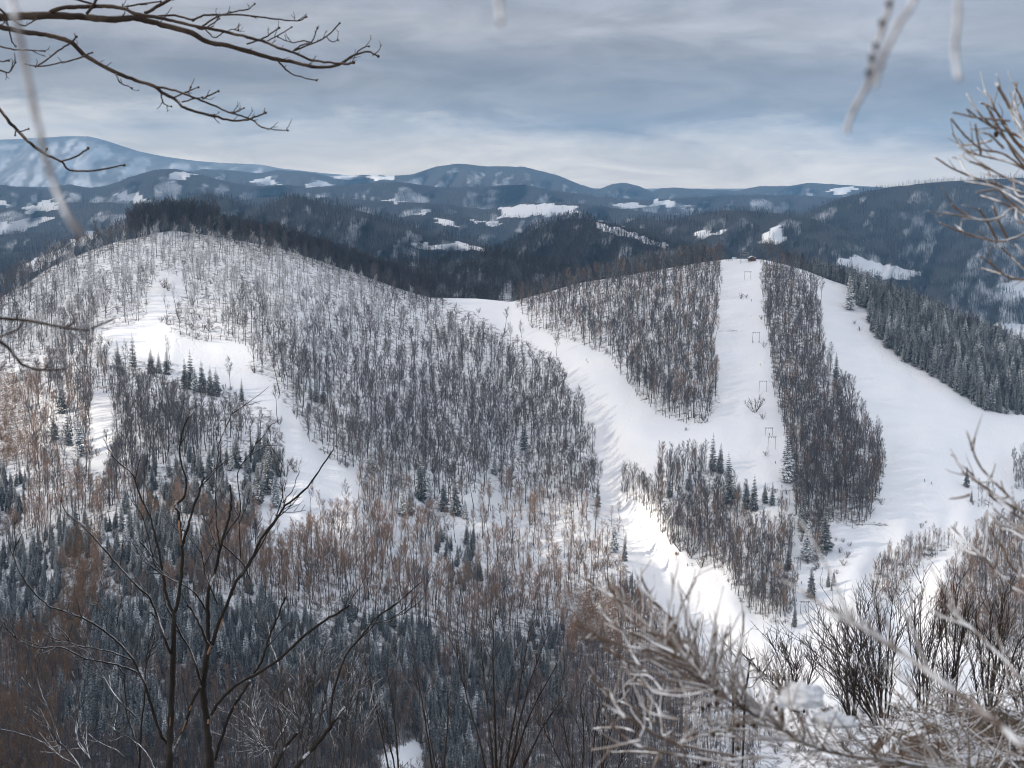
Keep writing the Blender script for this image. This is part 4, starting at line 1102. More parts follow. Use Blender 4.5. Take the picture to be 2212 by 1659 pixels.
# --- the larch at the right edge: upper crown twigs, middle boughs
ZR = (925, 50, 6.636); ZM = (850, 425, 10.21)
larch = empty('frosted_larch', PT(1240, 700, 5.0))
tag(larch, 'frost rimmed larch with fine brown twigs reaching in from the right edge', 'larch')
mb = MB(); tp = smooth([PT(1300, y, 5.0) for y in (1300, 900, 600, 300, 0, -200)]); mb.tube(tp, [0.09 - .002 * i for i in range(len(tp))], 9)
reparent(mb.build('trunk', M['larchlimb'], smooth=True), larch)
up = [[(2000, 1100), (900, 700), (680, 620), (600, 480), (540, 350), (490, 260), (470, 215)], [(900, 900), (680, 700), (560, 560), (470, 400), (395, 265)], [(900, 950), (680, 760), (540, 600), (420, 480), (350, 410), (275, 290)],
 [(800, 750), (660, 600), (540, 540), (430, 500), (340, 440), (275, 390)], [(2000, 1400), (900, 950), (680, 800), (520, 690), (380, 660), (300, 600), (240, 540), (165, 445)], [(750, 850), (600, 760), (460, 720), (330, 690), (240, 640), (180, 550)],
 [(900, 1020), (680, 900), (540, 850), (400, 770), (290, 690), (215, 630)], [(2000, 1500), (900, 1060), (680, 960), (500, 900), (330, 850), (260, 820), (170, 780), (65, 710)], [(760, 720), (680, 560), (620, 420), (590, 330), (612, 215)], [(700, 640), (640, 520), (590, 420), (660, 300)],
 [(560, 470), (450, 460), (300, 440), (180, 412)], [(370, 690), (365, 650), (345, 570), (332, 485)], [(440, 600), (330, 625), (220, 635)], [(430, 840), (400, 780), (300, 740), (225, 690)], [(330, 860), (260, 790), (230, 730), (180, 708)], [(520, 650), (440, 570), (390, 550)], [(700, 480), (640, 330), (600, 250)], [(700, 560), (570, 380), (480, 220)],
 [(720, 700), (600, 600), (500, 440), (420, 370), (365, 350)], [(760, 900), (600, 700), (520, 560), (400, 360)], [(700, 1050), (560, 960), (440, 900), (260, 870)], [(700, 1100), (560, 1000), (480, 930), (340, 945)], [(720, 980), (610, 960), (590, 860), (582, 830)], [(700, 1130), (600, 1060), (480, 1000), (370, 965)],
 [(2000, 1300), (750, 1180), (600, 1050), (500, 1110), (400, 1130), (290, 1110), (200, 1095), (120, 1075)], [(290, 1105), (220, 1060), (180, 1020)], [(2000, 1500), (900, 1180), (680, 1215), (600, 1245), (500, 1270), (420, 1260), (300, 1225), (180, 1185), (95, 1145)], [(480, 1270), (410, 1130), (360, 1055)], [(550, 1255), (490, 1140), (450, 1040)],
 [(2000, 1700), (800, 1530), (680, 1520), (600, 1520), (520, 1490), (440, 1420), (360, 1365)], [(600, 1515), (470, 1475), (375, 1445)], [(720, 1520), (640, 1440), (570, 1370), (500, 1305)], [(700, 1400), (600, 1290)], [(260, 1210), (200, 1160)]]
mb = MB()
for i, p in enumerate(up):
    c, rd = larch_twig(mb, ZR, p, 4.6 + random.uniform(-.35, .5), 1.25, 0.85, random.uniform(-.3, .3), 0.35, 6, 5)
    side_twigs(mb, c, rd, 4 if len(p) > 4 else 1, 0.09, 0.0022, 0.5, 0.15, 0, 0.35, 0.95, 4, 0.2, knob=0.3)
reparent(mb.build('branch', M['larch'], smooth=True), larch)
kb = MB(); kb.ball(PT(925 + 472 / 6.636, 50 + 558 / 6.636, 4.5), 0.008, 7, 5, sz=1.4)
reparent(kb.build('cone', M['larchcone'], smooth=True), larch)
mid = [[(3000, 1900), (2000, 1050), (1776, 900), (1620, 730), (1500, 610), (1400, 510), (1310, 390), (1250, 250), (1190, 60)], [(2600, 1300), (1776, 960), (1650, 880), (1500, 780), (1400, 680), (1280, 540), (1170, 430), (1035, 300)], [(1250, 255), (1275, 130)], [(1440, 530), (1460, 460), (1482, 400)], [(1700, 860), (1600, 800), (1450, 690), (1330, 600), (1230, 530), (1140, 475)],
 [(1220, 715), (1120, 740), (1010, 755)], [(3000, 2300), (1776, 1720), (1700, 1659), (1600, 1580), (1480, 1480), (1380, 1370), (1300, 1290), (1150, 1150), (1030, 1030)], [(1370, 1345), (1395, 1150), (1400, 870)], [(1480, 1450), (1520, 1250), (1535, 1020)], [(1720, 1600), (1745, 1450), (1720, 1300), (1685, 1160)], [(1900, 1150), (1776, 1060), (1650, 1000), (1550, 930), (1460, 850)],
 [(1800, 1560), (1700, 1500), (1620, 1400), (1560, 1250), (1480, 1150), (1440, 1040)], [(1300, 1330), (1150, 1260), (1040, 1170)], [(1600, 740), (1560, 640), (1540, 570)], [(1660, 760), (1655, 690), (1650, 630)], [(1780, 1100), (1650, 1040), (1520, 1000), (1420, 900)], [(1800, 1170), (1650, 1080), (1560, 1060), (1480, 1030)], [(1500, 610), (1450, 580), (1330, 580)], [(1590, 740), (1480, 740), (1400, 690)], [(1450, 690), (1330, 600), (1240, 560)]]
mb = MB()
for p in mid:
    c, rd = larch_twig(mb, ZM, p, 3.9 + random.uniform(-.3, .5), 1.5, 0.9, random.uniform(-.2, .3), 0.3, 6, 5)
    side_twigs(mb, c, rd, 2 if len(p) > 4 else 0, 0.09, 0.0022, 0.6, 0.2, 0, 0.3, 0.95, 4, 0.2, knob=0.3)
reparent(mb.build('branch', M['larch'], smooth=True), larch)
ZN = (799, 575, 8.596)
mb = MB()
c, rd = larch_twig(mb, ZN, [(2600, 2000), (1934, 1480), (1780, 1340), (1640, 1220), (1480, 1100), (1330, 1000), (1200, 900), (1060, 800), (900, 680), (770, 590), (640, 520), (520, 430), (380, 340), (270, 270)], 1.75, 4.2, 1.8, 0.2, 0.3, 8, 6)
side_twigs(mb, c, rd, 9, 0.16, 0.0028, 0.6, 0.25, 1, 0.1, 0.9, 4, 0.2, knob=0.3)
reparent(mb.build('branch', M['larch'], smooth=True), larch); mb = MB()
c, rd = larch_twig(mb, ZN, [(2600, 1200), (1934, 900), (1800, 760), (1650, 620), (1500, 470), (1350, 350), (1280, 250)], 2.6, 2.0, 1.2, 0.2, 0.3, 8, 5)
side_twigs(mb, c, rd, 6, 0.14, 0.0025, 0.6, 0.2, 0, 0.1, 0.9, 4, 0.2, knob=0.3)
reparent(mb.build('branch', M['larch'], smooth=True), larch)

# --- the low larch bough lying across the lower right
ZK = (575, 575, 8.596)
low = empty('low_larch', Vector(PT(1150, 860, 3.6)))
tag(low, 'low frosted larch bough with cones and snow across the bottom right', 'larch')
mb = MB()
main = [(430, 440), (560, 450), (680, 520), (780, 600), (900, 690), (1010, 790), (1120, 890), (1220, 980), (1320, 1070), (1450, 1150), (1590, 1220), (1700, 1260), (1850, 1370), (1990, 1450), (2230, 1530), (2500, 1570), (2800, 1610), (3400, 1700), (4400, 1700), (5400, 1850), (6300, 2300)]
c, rd = limb(mb, ZK, main[::-1], 3.5, 2.6, 0.9, 0.25, 7, 0.25, 0.3, 5)
MAINC = c
reparent(mb.build('limb', M['larchlimb'], smooth=True), low)
sh = [[(1120, 890), (900, 640), (680, 490), (560, 370), (430, 270), (320, 180), (200, 110), (110, 30)], [(560, 450), (450, 380), (350, 240), (335, 150), (320, 40)], [(950, 700), (850, 420), (760, 310), (680, 230), (620, 130), (570, 20), (555, -60)], [(780, 600), (800, 320), (835, 150), (830, -20)], [(830, 480), (860, 400), (920, 250), (980, 150), (1040, 40)],
 [(900, 690), (620, 560), (480, 500), (350, 440), (250, 340)], [(1010, 790), (850, 740), (750, 690), (600, 640), (420, 610), (280, 560), (120, 480), (0, 380)], [(280, 580), (200, 545), (130, 555), (40, 540)], [(1120, 960), (800, 900), (720, 860), (600, 800), (480, 750), (350, 690), (220, 610)],
 [(1400, 1560), (1000, 1480), (850, 1440), (720, 1390), (600, 1320), (450, 1220), (370, 1130), (300, 1060), (220, 960), (130, 870)], [(1400, 1640), (900, 1550), (740, 1520), (600, 1490), (480, 1430), (380, 1350), (300, 1260), (240, 1150)], [(520, 1350), (430, 1320), (300, 1310), (160, 1320)], [(750, 1530), (580, 1520), (450, 1515), (350, 1525)], [(560, 1420), (430, 1450), (300, 1480), (140, 1505)],
 [(960, 740), (990, 640), (1040, 500), (1060, 380)], [(1080, 860), (1140, 740), (1180, 600), (1230, 430)], [(1180, 940), (1220, 800), (1270, 620), (1310, 440)], [(1300, 1050), (1330, 880), (1370, 780), (1410, 650), (1440, 500), (1450, 310)], [(700, 540), (760, 540), (840, 430), (880, 380)], [(560, 460), (590, 320), (580, 200)], [(640, 500), (660, 340), (630, 220)], [(430, 380), (470, 300), (420, 230)],
 [(1050, 820), (1000, 660), (940, 600), (880, 500), (840, 420)], [(870, 680), (820, 560), (850, 460), (840, 400)], [(900, 980), (860, 880), (800, 780), (780, 700)], [(750, 990), (640, 870), (520, 860)], [(620, 840), (560, 780), (500, 690), (470, 620)], [(1150, 920), (1100, 880), (980, 870)], [(1230, 990), (1080, 990), (850, 1000), (660, 980), (540, 900)], [(1100, 1010), (900, 1040), (700, 1010), (640, 970)],
 [(900, 1240), (780, 1220), (640, 1180), (560, 1110)], [(840, 1340), (760, 1380), (740, 1250), (700, 1110)], [(660, 1330), (650, 1220), (660, 1120)], [(560, 1400), (600, 1300), (600, 1220)], [(700, 1260), (600, 1230), (480, 1130), (380, 1080)], [(430, 1230), (340, 1100), (300, 990)], [(480, 1300), (420, 1210), (340, 1190)], [(1450, 1400), (1200, 1370), (1050, 1390), (980, 1400)], [(1500, 1330), (1300, 1330), (1150, 1360)],
 [(950, 1560), (900, 1450), (980, 1420), (1060, 1390)], [(1700, 1560), (1400, 1580), (1250, 1640)], [(900, 1500), (960, 1400), (1080, 1330)], [(1600, 1230), (1640, 1140), (1700, 1090)], [(1750, 1290), (1760, 1160), (1820, 1020)], [(1800, 1340), (1850, 1180), (1830, 1080)], [(680, 1659), (720, 1540)], [(980, 1659), (880, 1560)]]
mb = MB()
for p in sh:
    c, rd = larch_twig(mb, ZK, p, 3.5 + random.uniform(-.5, .7), 1.6 if len(p) > 5 else 1.3, 1.05, random.uniform(-.3, .3), 0.35, 6, 5)
    side_twigs(mb, c, rd, 5 if len(p) > 5 else 2, 0.12, 0.0027, 0.7, 0.3, 0, 0.1, 0.95, 4, 0.2, knob=0.35)
side_twigs(mb, MAINC, None, 150, 0.24, 0.003, 0.9, 0.25, 1, 0.1, 0.8, 4, 0.25, knob=0.35)
reparent(mb.build('branch', M['larch'], smooth=True), low)
cv = conv(ZK)
for x, y in ((1210, 1000), (1150, 1120), (1215, 1105), (1400, 1290), (1540, 1290), (1000, 1350), (960, 1400), (1190, 1370), (1400, 1490), (1075, 1520), (1110, 1620), (1165, 1600), (1730, 1150), (1060, 1640), (1095, 1145), (1020, 1370)):
    kb = MB(); kb.ball(PT(*cv(x, y), 3.5), 0.0065, 7, 5, sz=1.4)
    reparent(kb.build('cone', M['larchcone'], smooth=True), low)

# --- snow cushions on the bough and the ground
def cushion(px, py, D, w, h, label, seed, depth=0.6):
    n = make_noise(seed); mb = MB()
    nu, nv = 22, 12
    for j in range(nv + 1):
        for i in range(nu):
            th = 2 * PI * i / nu; ph = (PI * 0.62) * j / nv
            rr = math.sin(ph) ; k = 1 + 0.8 * (float(n(3 + 2.2 * math.cos(th) * rr + 4, 3 + 2.2 * math.sin(th) * rr + 2 * math.cos(ph))) - 0.5)
            mb.v.append((w / 2 * rr * math.cos(th) * k, w / 2 * depth * rr * math.sin(th) * k, h * (math.cos(ph) * k)))
    for j in range(nv):
        for i in range(nu):
            a = j * nu + i; b = j * nu + (i + 1) % nu
            mb.f.append((a, b, b + nu, a + nu)); mb.mi.append(0)
    o = mb.build('snow_cushion', M['nearsnow'], smooth=True)
    o.location = PT(px, py, D)
    tag(o, label, 'snow')
for q in [(800, 700, 3.5, 0.115, 0.042, 'pointed cushion of snow lying on the larch bough'), (832, 722, 3.7, 0.11, 0.026, 'flat snow cushion to the right of the pointed one')]:
    cushion(*q[:5], q[5], int(q[0]))

# --- bare trees of the left foreground
def tree_fg(name, label, cat, groups, loc, mat, D):
    root = empty(name, loc); tag(root, label, cat)
    for part, items in groups:
        mb = MB(); 
        for zone, pts, r0, r1, dd, tw in items:
            c, rd = limb(mb, zone, pts, D, r0 * (.9 if r0 > 4 else .78), r1 * .8, dd, 7 if r0 > 2 else 5, 0.3, 0.22, 5)
            if tw: side_twigs(mb, c, rd, tw, 0.030 * D, 0.00042 * D, 0.7, 0.2, 2, 0.3, 1.0, 4, 0.3, knob=0.2)
        reparent(mb.build(part, mat, smooth=True), root)
    return root
ZC = (0, 512, 6.477)
DA = 17.0
ta = tree_fg('bare_tree', 'dark bare tree with a straight trunk at the lower left of the view', 'tree', [
 ('trunk', [(ZC, [(1090, 2300), (1100, 1700), (1105, 1480), (1110, 1250), (1120, 1000), (1125, 800), (1128, 640)], 4.6, 2.9, 0, 0)]),
 ('branch', [(ZC, [(1128, 660), (1090, 580), (1060, 440), (1040, 300), (1005, 150), (980, 50), (945, -30), (910, -100), (868, -230), (820, -280), (720, -368)], 2.2, 0.7, .3, 5)]),
 ('branch', [(ZC, [(1128, 660), (1150, 590), (1175, 400), (1178, 240), (1165, 100), (1155, 0), (1140, -40), (1195, -100), (1205, -210), (1165, -358), (1175, -480), (1210, -600), (1260, -663)], 2.6, 0.8, 0, 4)]),
 ('branch', [(ZC, [(1180, 220), (1215, 100), (1245, 0), (1290, -130), (1325, -238)], 2.0, 1.3, .2, 2)]),
 ('branch', [(ZC, [(1090, 1510), (1040, 1430), (985, 1270), (945, 1130), (900, 1030), (850, 940), (760, 840), (600, 720), (420, 645), (290, 590), (150, 430), (90, 270), (140, 145)], 2.3, 0.6, -.6, 5), (ZC, [(945, 1115), (870, 1030), (720, 980), (560, 950), (400, 880), (250, 880), (130, 830), (20, 740)], 1.6, 0.5, -.4, 9), (ZC, [(845, 955), (700, 900), (520, 870), (380, 830), (280, 790)], 1.2, 0.5, -.3, 6), (ZC, [(840, 930), (800, 850), (760, 740), (690, 640), (600, 580)], 0.8, 0.4, .3, 3)]),
 ('branch', [(ZC, [(1105, 915), (1060, 800), (1020, 680), (970, 560), (890, 480), (760, 340), (690, 260), (620, 180), (540, 90), (430, 0), (390, -80)], 2.0, 0.6, .5, 5), (ZC, [(1010, 690), (985, 655), (965, 650)], 1.2, 1.0, 0, 0), (ZC, [(960, 560), (900, 490)], 1.0, .7, 0.1, 0)]),
 ('branch', [(ZC, [(1120, 1540), (1190, 1400), (1240, 1240), (1300, 1130)], 2.3, 1.7, .4, 1)]),
 ('branch', [(ZC, [(1060, 400), (1000, 330), (960, 150), (910, 0), (860, -80)], 1.0, 0.5, -.2, 3), (ZC, [(1150, 460), (1060, 410), (1000, 360), (920, 300), (850, 185)], 0.9, 0.5, .3, 2), (ZC, [(1030, 350), (960, 250), (905, 190)], 1.2, 1.0, .3, 0)]),
], PT(170, 860, DA), M['fgbark'], DA)
DB = 18.5
tb = tree_fg('bare_tree', 'dark bare forked tree with stripped bark scars right of the straight trunk', 'tree', [
 ('trunk', [(ZC, [(1380, 2300), (1365, 1700), (1355, 1500), (1335, 1330), (1315, 1150), (1330, 1000), (1350, 870), (1358, 830)], 5.2, 3.0, 0, 0)]),
 ('branch', [(ZC, [(1355, 860), (1345, 700), (1355, 500), (1390, 400), (1430, 220), (1480, 40), (1500, -50), (1490, -178)], 2.7, 1.2, .2, 3), (ZC, [(1425, 225), (1405, 100), (1400, 0), (1398, -158), (1410, -358), (1425, -458), (1470, -560), (1510, -660)], 1.0, .5, .4, 3), (ZC, [(1430, 220), (1480, 120), (1560, -10), (1540, -248), (1640, -408), (1672, -480)], 0.9, .5, -.2, 3)]),
 ('branch', [(ZC, [(1375, 860), (1410, 740), (1470, 600), (1530, 450), (1610, 340), (1690, 180), (1790, 40), (1850, -40), (1990, -160), (2080, -290), (2160, -403)], 2.5, 0.8, .5, 4), (ZC, [(1560, 420), (1640, 300), (1700, 200), (1810, 20), (1840, 0)], 1.4, .7, .3, 3), (ZC, [(1790, 30), (1830, -100), (1820, -250), (1840, -420)], 0.9, .5, .3, 2), (ZC, [(1830, -60), (1900, -150), (1940, -270)], .7, .4, .3, 0)]),
 ('branch', [(ZC, [(1365, 880), (1330, 820), (1290, 720), (1240, 630), (1215, 605)], 1.9, 1.3, -.2, 1), (ZC, [(1410, 600), (1360, 480), (1330, 400), (1300, 260), (1230, 170), (1190, 110)], 1.1, .5, -.3, 3), (ZC, [(1335, 640), (1270, 530), (1180, 470), (1060, 410), (950, 330)], 1.2, .6, -.4, 2)]),
 ('branch', [(ZC, [(1370, 1310), (1420, 1230), (1520, 1130), (1640, 1060), (1800, 960), (1960, 810), (2080, 720), (2212, 640), (2262, 600)], 2.2, 1.3, -.8, 3), (ZC, [(1645, 1058), (1700, 950), (1740, 820), (1790, 700), (1850, 550)], 1.7, 1.1, -.3, 2)]),
 ('branch', [(ZC, [(1395, 1610), (1430, 1480), (1500, 1290), (1560, 1190), (1620, 1090)], 2.0, 1.7, .4, 0)]),
 ('branch', [(ZC, [(1305, 1115), (1270, 1000), (1230, 890), (1150, 750), (1100, 650), (1060, 590)], 1.8, 0.9, -.3, 2)]),
 ('branch', [(ZC, [(1440, 210), (1520, 280), (1590, 360), (1630, 465)], 1.0, .8, .3, 0), (ZC, [(1560, 300), (1550, 100), (1530, -100)], .8, .4, .3, 2)])],
 PT(212, 860, DB), M['fgbark'], DB)
def scar(root, pts, D, w):
    mb = MB(); limb(mb, ZC, pts, D - 0.03 * w, w * .8, w * .6, 0, 6, 0.2, 0.1, 3)
    reparent(mb.build('stripped_bark', M['wound'], smooth=True), root)
for p, w in (([(1172, 210), (1163, 120), (1158, 50)], 1.5), ([(1112, 890), (1114, 860)], .8), ([(1100, 1385), (1103, 1330)], .9), ([(1035, 1420), (1010, 1370)], 1.1), ([(1180, 1420), (1205, 1350)], 1.2), ([(1228, 1285), (1240, 1255)], 1.1)): scar(ta, p, DA, w)
for p, w in (([(1420, 760), (1445, 690)], 1.3), ([(1345, 920), (1365, 865)], 1.6), ([(1385, 1290), (1410, 1245)], 1.2), ([(1348, 1370), (1350, 1345)], 1.6), ([(1625, 440), (1632, 470)], 0.9), ([(1518, 1270), (1522, 1255)], .9), ([(1235, 915), (1240, 950)], .9)): scar(tb, p, DB, w)
tree_fg('sapling', 'thin dark sapling forking just left of the straight trunk', 'tree', [('stem', [(ZC, [(905, 2200), (905, 1700), (905, 1560), (915, 1400), (935, 1230), (945, 1000), (960, 880), (1000, 720)], 1.9, .6, 0, 5)]), ('stem', [(ZC, [(895, 1570), (860, 1420), (820, 1290), (808, 1100), (808, 1040)], 1.2, .6, .2, 4)])], PT(140, 860, 20.0), M['fgbark'], 20.0)
tree_fg('frosted_sapling', 'frosted leaning saplings in the bottom left corner', 'tree', [('stem', [(ZC, [(700, 2100), (540, 1700), (450, 1560), (370, 1480), (320, 1400), (270, 1300), (210, 1200), (140, 1070)], 1.6, .7, 0, 5)]), ('stem', [(ZC, [(370, 1475), (340, 1350), (280, 1200), (235, 1050), (230, 930)], 1.0, .5, .3, 4)]), ('stem', [(ZC, [(640, 2100), (610, 1700), (580, 1590), (520, 1520), (490, 1400), (500, 1300), (550, 1200)], 1.3, .5, .5, 12)]), ('stem', [(ZC, [(620, 1720), (500, 1640), (400, 1590), (290, 1500), (150, 1440), (0, 1405), (-100, 1380)], 1.2, .6, .2, 10)]), ('stem', [(ZC, [(880, 1330), (780, 1230), (700, 1120), (600, 950), (520, 800)], 1.2, .6, .2, 5)]), ('stem', [(ZC, [(1000, 1660), (950, 1560), (860, 1480), (760, 1420), (735, 1395)], 1.0, .6, .2, 4)]), ('stem', [(ZC, [(830, 1640), (790, 1570), (730, 1520)], .8, .5, 0, 2)])], PT(100, 880, 19.0), M['fgfrost'], 19.0)
ZF = (175, 600, 9.875)
tree_fg('bare_tree', 'dark leaning trunk with a sawn end and one upright branch near the bottom centre left', 'tree', [('trunk', [(ZF, [(800, 2300), (1200, 1659), (1330, 1500), (1500, 1300), (1560, 1210), (1670, 1060)], 3.6, 2.2, .5, 0)]), ('branch', [(ZF, [(1530, 1240), (1545, 1050), (1570, 880), (1620, 730), (1690, 540), (1790, 420), (1920, 260), (1975, 180), (2150, 60), (2300, -60), (2440, -190)], 1.8, .7, .4, 3), (ZF, [(1920, 260), (2000, 230), (2300, 120)], .7, .4, .2, 2)])], PT(250, 880, 16.0), M['fgbark'], 16.0)
tree_fg('tree_stump', 'short dark broken stem among the frosted hazel twigs', 'stump', [('stem', [(ZF, [(700, 2200), (1020, 1590), (1100, 1440), (1210, 1310)], 2.4, 2.0, .3, 0)])], PT(250, 860, 17.0), M['fgbark'], 17.0)
hz = tree_fg('hazel_bush', 'pale frosted hazel bush with catkins at the bottom centre left', 'bush', [('stem', [(ZF, [(900, 2200), (975, 1560), (985, 1480), (1030, 1360), (1110, 1200), (1080, 1090), (1060, 900), (1030, 700), (990, 550), (940, 430), (890, 270), (805, 70)], 1.9, .6, .5, 10)])] + [('stem', [(ZF, [(b, 2000), (b + (x - b) * .3, 1500), (b + (x - b) * .65, 0.5 * (1500 + y)), (x, y)], 1.2, .5, random.uniform(-1, 1), 16)]) for b, x, y in ((1000, 700, 950), (1050, 640, 1150), (1100, 1000, 900), (1200, 1250, 800), (1250, 1400, 650), (1300, 1550, 600), (1500, 1750, 560), (1600, 1780, 700), (1700, 1850, 600), (1100, 720, 1430), (1300, 1180, 1000), (1750, 1950, 900), (1400, 1300, 700), (1650, 1700, 950))], PT(290, 860, 22.0), M['fgfrost'], 22.0)

# --- thin bare bushes: bottom centre, and the dark row at the lower right
def bush(label, bx, by, tips, D, mat, r=1.3, tw=14, seed=0, name='bare_bush', tl=0.03):
    root = empty(name, PT(bx, by, D)); tag(root, label, 'bush')
    for k, (x, y) in enumerate(tips):
        mb = MB()
        x0 = bx + (x - bx) * 0.12 + random.uniform(-4, 4)
        m1 = (x0 + (x - x0) * 0.25 + random.uniform(-2, 2), by + (y - by) * 0.33); m2 = (x0 + (x - x0) * 0.6 + random.uniform(-2, 2), by + (y - by) * 0.68)
        c, rd = limb(mb, (0, 0, 1), [(x0, by), m1, m2, (x, y)], D + random.uniform(-.03, .03) * D, r * random.uniform(.8, 1.2), 0.35, random.uniform(-.05, .05) * D, 5, 0.35, 0.1, 5)
        side_twigs(mb, c, rd, tw, tl * D, 0.00030 * D, 0.6, 0.3, 3, 0.15, 1.0, 3, 0.3)
        reparent(mb.build('stem', mat, smooth=True), root)
bush('tall thin bare bush rising from the bottom edge at the centre', 497, 800, [(530, 625), (545, 640), (493, 618), (480, 640), (515, 660), (560, 660), (455, 650), (570, 690)], 32, M['fgshrub'], 1.5, 12)
bush('thin bare stems at the bottom edge left of the tall centre bush', 402, 820, [(386, 665), (376, 690), (360, 640)], 30, M['fgshrub'], 1.2, 7)
bush('thin crooked bare stem beside the valley path', 438, 820, [(416, 670), (425, 700), (448, 690)], 31, M['fgshrub'], 1.3, 7)
bush('low bare bush spreading along the bottom edge right of centre', 590, 830, [(560, 700), (580, 690), (600, 700), (620, 705), (540, 720), (640, 725), (610, 680)], 30, M['fgshrub'], 1.2, 14)
DS = 26.0
for lab, bx, by, tips in [
 ('fan of dark bare stems leaning left over the snow', 888, 725, [(813, 628), (822, 622), (838, 612), (800, 640), (848, 620), (806, 655), (830, 640)]),
 ('upright dark bare bush at the middle of the lower right row', 882, 718, [(856, 605), (868, 600), (880, 615), (893, 598), (875, 590), (900, 620)]),
 ('tallest dark bare bush with a straight leader in the lower right row', 920, 716, [(921, 583), (935, 605), (908, 620), (945, 610), (915, 600), (930, 640)]),
 ('dark bare bush right of the tallest one', 950, 716, [(944, 590), (956, 588), (965, 612), (940, 625), (972, 600)]),
 ('bushy bare thicket near the right edge', 985, 716, [(975, 615), (990, 605), (1000, 620), (1012, 610), (965, 640), (1020, 640), (1005, 590)]),
 ('low bare brush at the left end of the dark row', 800, 712, [(770, 640), (785, 650), (795, 660), (760, 670), (748, 660), (815, 655)]),
 ('bare brush at the far right edge of the dark row', 1025, 720, [(1015, 650), (1030, 620), (1040, 600), (1000, 660), (1050, 640)]),
 ('bare brush in the gap behind the big snow cushion', 850, 716, [(835, 660), (850, 650), (862, 640), (870, 655), (825, 680), (845, 630)])]:
    bush(lab, bx, by, tips, DS + random.uniform(-2, 3), M['fgshrub'], 1.15, 26, tl=0.026)
ZS = (575, 575, 8.596)
st = tree_fg('tree_stump', 'two cut dark stems with thin shoots in front of the lower piste', 'stump', [
 ('stem', [(ZS, [(1360, 2000), (1360, 1150), (1355, 980), (1350, 780), (1355, 760)], 1.7, 1.4, 0, 0), (ZS, [(1350, 780), (1340, 640), (1335, 500), (1333, 415)], .6, .35, 0, 0), (ZS, [(1345, 800), (1300, 700), (1260, 600), (1238, 510)], .55, .3, .1, 0), (ZS, [(1350, 820), (1300, 805), (1255, 790)], .6, .4, 0, 2), (ZS, [(1360, 840), (1320, 830), (1260, 835)], .6, .4, 0, 1), (ZS, [(1370, 900), (1410, 780), (1440, 680)], .6, .35, 0, 1)]),
 ('stem', [(ZS, [(1430, 2000), (1455, 1150), (1465, 1000), (1490, 830), (1505, 740), (1540, 715)], 1.6, 1.1, 0, 0), (ZS, [(1500, 750), (1505, 720)], 1.1, .9, 0, 0), (ZS, [(1490, 885), (1560, 880), (1620, 905)], .7, .35, 0, 2), (ZS, [(1480, 970), (1540, 940), (1620, 790), (1700, 630)], .6, .3, 0, 2), (ZS, [(1490, 830), (1540, 820), (1590, 850), (1640, 900)], .6, .3, 0, 2), (ZS, [(1480, 820), (1420, 760), (1430, 650)], .6, .3, 0, 1)])], PT(736, 750, 12.0), M['fgshrub'], 12.0)

# --- dry grass and brush on the knoll
def on_ground(px, D):
    x = (px - 512) / F * D * 1.08
    return Vector((x, D, float(hillside_z(x, D))))
gm = MB()
rg = random.Random(5)
for k in range(900):
    b = on_ground(rg.uniform(600, 1060), rg.uniform(3.4, 6.8)); L = rg.uniform(0.06, 0.28)
    p = wander(b, (rg.gauss(-.1, .4), rg.gauss(0, .3), 1), L, 3, 0, 0.16, rg)
    gm.tube(p, [0.0013, 0.0012, 0.0009, 0.0004], 3)
tag(gm.build('dry_grass', M['grass']), kind='stuff')
gm = MB()
for k in range(1100):
    b = on_ground(rg.uniform(600, 1060), rg.uniform(3.4, 7.0)); b.z += rg.uniform(0, .12); L = rg.uniform(0.1, 0.34)
    p = wander(b, (rg.gauss(0, 1), rg.gauss(0, .6), abs(rg.gauss(.1, .5))), L, 4, 0.05, 0.2, rg)
    gm.tube(p, taper(0.0032, 0.0018, 4), 4, knob=.3)
tag(gm.build('frosted_undergrowth', M['larch']), kind='stuff')
gm = MB()
for k in range(1300):
    b = on_ground(rg.uniform(620, 1060), rg.uniform(3.6, 7.2)); L = rg.uniform(0.1, 0.4)
    p = wander(b, (rg.gauss(0, .8), rg.gauss(0, .5), abs(rg.gauss(.4, .5))), L, 4, 0.05, 0.25, rg)
    gm.tube(p, taper(0.003, 0.001, 4), 3)
tag(gm.build('heath_undergrowth', M['fgshrub']), kind='stuff')
